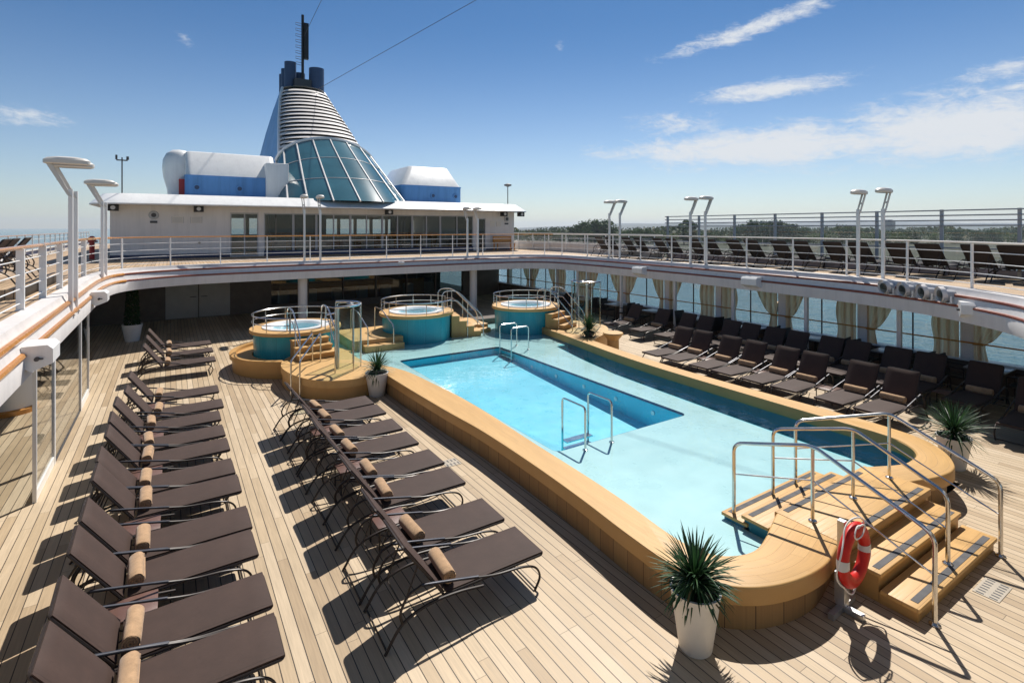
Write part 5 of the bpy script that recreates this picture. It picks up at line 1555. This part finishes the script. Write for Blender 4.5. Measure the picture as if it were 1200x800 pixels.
def crown_mesh(seed, mat, hgt, wid, nleaf=1700):
    rd = random.Random(seed); mb = MB()
    cl = [(rd.gauss(0, .30) * wid, rd.gauss(0, .30) * wid, hgt * rd.uniform(.16, .84), rd.uniform(.22, .38) * wid) for _ in range(18)]
    for (cx, cy2, cz, cr) in cl:
        cr *= 1 - .35 * max(0, cz / hgt - .55)
        for k in range(nleaf // 18):
            dv = Vector((rd.gauss(0, 1), rd.gauss(0, 1), rd.gauss(0, 1))).normalized() * cr * rd.uniform(.55, 1.08)
            p = Vector((cx, cy2, cz)) + Vector((dv.x, dv.y, dv.z * .8))
            if p.z < .5: p.z = .5
            nz = (dv.normalized() + Vector((rd.gauss(0, .5), rd.gauss(0, .5), rd.gauss(0, .5)))).normalized()
            u = nz.orthogonal().normalized(); v2 = nz.cross(u)
            s1 = rd.uniform(.45, .95) * hgt * .05; s2 = s1 * rd.uniform(.5, .9)
            mb.f([mb.v(p - u * s1), mb.v(p - v2 * s2), mb.v(p + u * s1), mb.v(p + v2 * s2)])
    return mb
protos = []
for k, (m_, h_, w_) in enumerate((('tree_a', 16, 12), ('tree_a', 20, 13), ('tree_b', 12, 12), ('tree_c', 13, 10), ('tree_a', 22, 8))):
    th = thing('broadleaf_tree', 'x', 'tree', (0, 0, 0), 0, 'trees on the far shore')
    mb = MB(); mb.tube([(0, 0, -.5), (.1, 0, h_ * .3), (0, .1, h_ * .7)], [h_ * .02, h_ * .014, h_ * .005], 6)
    for j in range(4):
        a = j * 1.7; mb.tube([(0, 0, h_ * (.25 + .08 * j)), (math.cos(a) * w_ * .25, math.sin(a) * w_ * .25, h_ * (.45 + .08 * j))], [h_ * .008, h_ * .003], 5)
    mb.build('trunk', M['trunk'], th)
    crown_mesh(20 + k, None, h_, w_).build('crown', M[m_], th, 0, recalc=False)
    protos.append(th)
rd = random.Random(12)
# (pixel-free) bearings u = tan(angle right of the view axis), distance, kind, size
spec = []
for u, D, kd, s1 in ((.06, 640, 0, .75), (.09, 620, 0, .6), (.115, 600, 1, .75), (.135, 560, 1, .95), (.155, 540, 1, 1.05), (.175, 545, 1, 1.05), (.19, 545, 0, 1.0), (.205, 560, 2, .8),
                     (.225, 560, 0, .75), (.245, 540, 0, .85), (.262, 540, 0, .8), (.285, 540, 0, .75), (.30, 520, 2, .7), (.325, 505, 4, 1.05), (.34, 510, 4, .95), (.365, 520, 0, .65), (.385, 520, 0, .7), (.41, 500, 2, .7),
                     (.43, 500, 1, .85), (.455, 480, 1, .95), (.478, 480, 1, 1.0), (.50, 480, 1, 1.0), (.522, 485, 1, .95), (.545, 490, 0, .9), (.57, 500, 2, .75), (.60, 500, 2, .8), (.625, 480, 0, 1.0), (.645, 490, 0, .9), (.67, 510, 2, .8),
                     (.70, 510, 0, .7), (.73, 520, 2, .8), (.76, 520, 0, .75), (.80, 520, 2, .8), (.84, 530, 0, .8), (.88, 530, 3, .9), (.91, 530, 0, .75), (.95, 530, 2, .8), (1.0, 540, 0, .85)):
    spec.append((u, D, kd, s1))
KND = ['round dark green tree', 'tall bushy dark green tree', 'low pale green tree', 'olive green tree', 'narrow upright dark tree']
usedk = {}
for k, (u, D, kd, s1) in enumerate(spec):
    th = protos[kd] if kd not in usedk else copy_tree(protos[kd])
    usedk[kd] = usedk.get(kd, 0) + 1
    th.location = at(u, D, ZSEA + 2.0); th.rotation_euler = (0, 0, rd.uniform(0, 6)); th.scale = (s1 * 1.35, s1 * 1.35, s1 * 1.18 * rd.uniform(.92, 1.08))
    n_ = usedk[kd]
    th['label'] = f'{KND[kd]} on the far shore, {ORD[n_ - 1]} of its kind from the left'
# far wood as one mass
mb = MB(); rd2 = random.Random(31)
for k in range(16000):
    u = rd2.uniform(-.02, 1.35); D = rd2.uniform(560, 1300)
    h_ = (10 + 8 * (.5 + .5 * math.sin(u * 37 + D * .004)) ) * rd2.uniform(.15, 1.0)
    p = at(u, D, ZSEA + 2 + h_); s1 = rd2.uniform(1.4, 3.6)
    nz = Vector((rd2.gauss(0, 1), rd2.gauss(0, 1), rd2.gauss(0, 1) + .8)).normalized(); uu = nz.orthogonal().normalized(); vv = nz.cross(uu)
    mb.f([mb.v(p - uu * s1), mb.v(p - vv * s1 * .7), mb.v(p + uu * s1), mb.v(p + vv * s1 * .7)])
o = mb.build('far_wood', M['tree_c'], None, 0, recalc=False); tag(o, 'distant band of woodland behind the shore trees', 'woodland', kind='stuff')
th = thing('tower_block', 'small square tower block far off beyond the right trees', 'building', at(.712, 1500, ZSEA + 2))
mb = MB(); mb.box((-12, -12, 0), (12, 12, 34)); mb.build('wall', M['building'], th)
mb = MB(); mb.box((-7, -7, 34), (7, 7, 39)); mb.build('roof_house', M['building'], th)
bg_ = thing('moored_barge', 'small brown barge on the water seen through the right windows', 'barge', at(.505, 118, ZSEA))
mb = MB(); mb.prism([(-2.6, -1.0), (2.2, -1.0), (3.0, 0), (2.2, 1.0), (-2.6, 1.0)], -.3, .8); mb.build('barge_hull', M['darkwood'], bg_)
mb = MB(); mb.box((-2.0, -.7, .8), (1.0, .7, 1.7)); mb.build('cabin', M['brownpot'], bg_)

m_, t_, b_, out_ = newmat('haze_air')
t_.nt.nodes.remove(b_)
pv = t_.n('ShaderNodeVolumePrincipled'); pv.inputs['Density'].default_value = .0001; pv.inputs['Color'].default_value = (.80, .90, 1, 1); pv.inputs['Anisotropy'].default_value = .2
t_.put(out_.inputs['Volume'], pv.outputs[0])
mb = MB(); mb.box((-4000, -4000, ZSEA - 25), (14000, 14000, 175))
o = mb.build('haze', m_, None, 0); tag(o, 'pale sunny haze in the air over the water and land', 'haze', kind='stuff')
cy.volume_bounces = 0
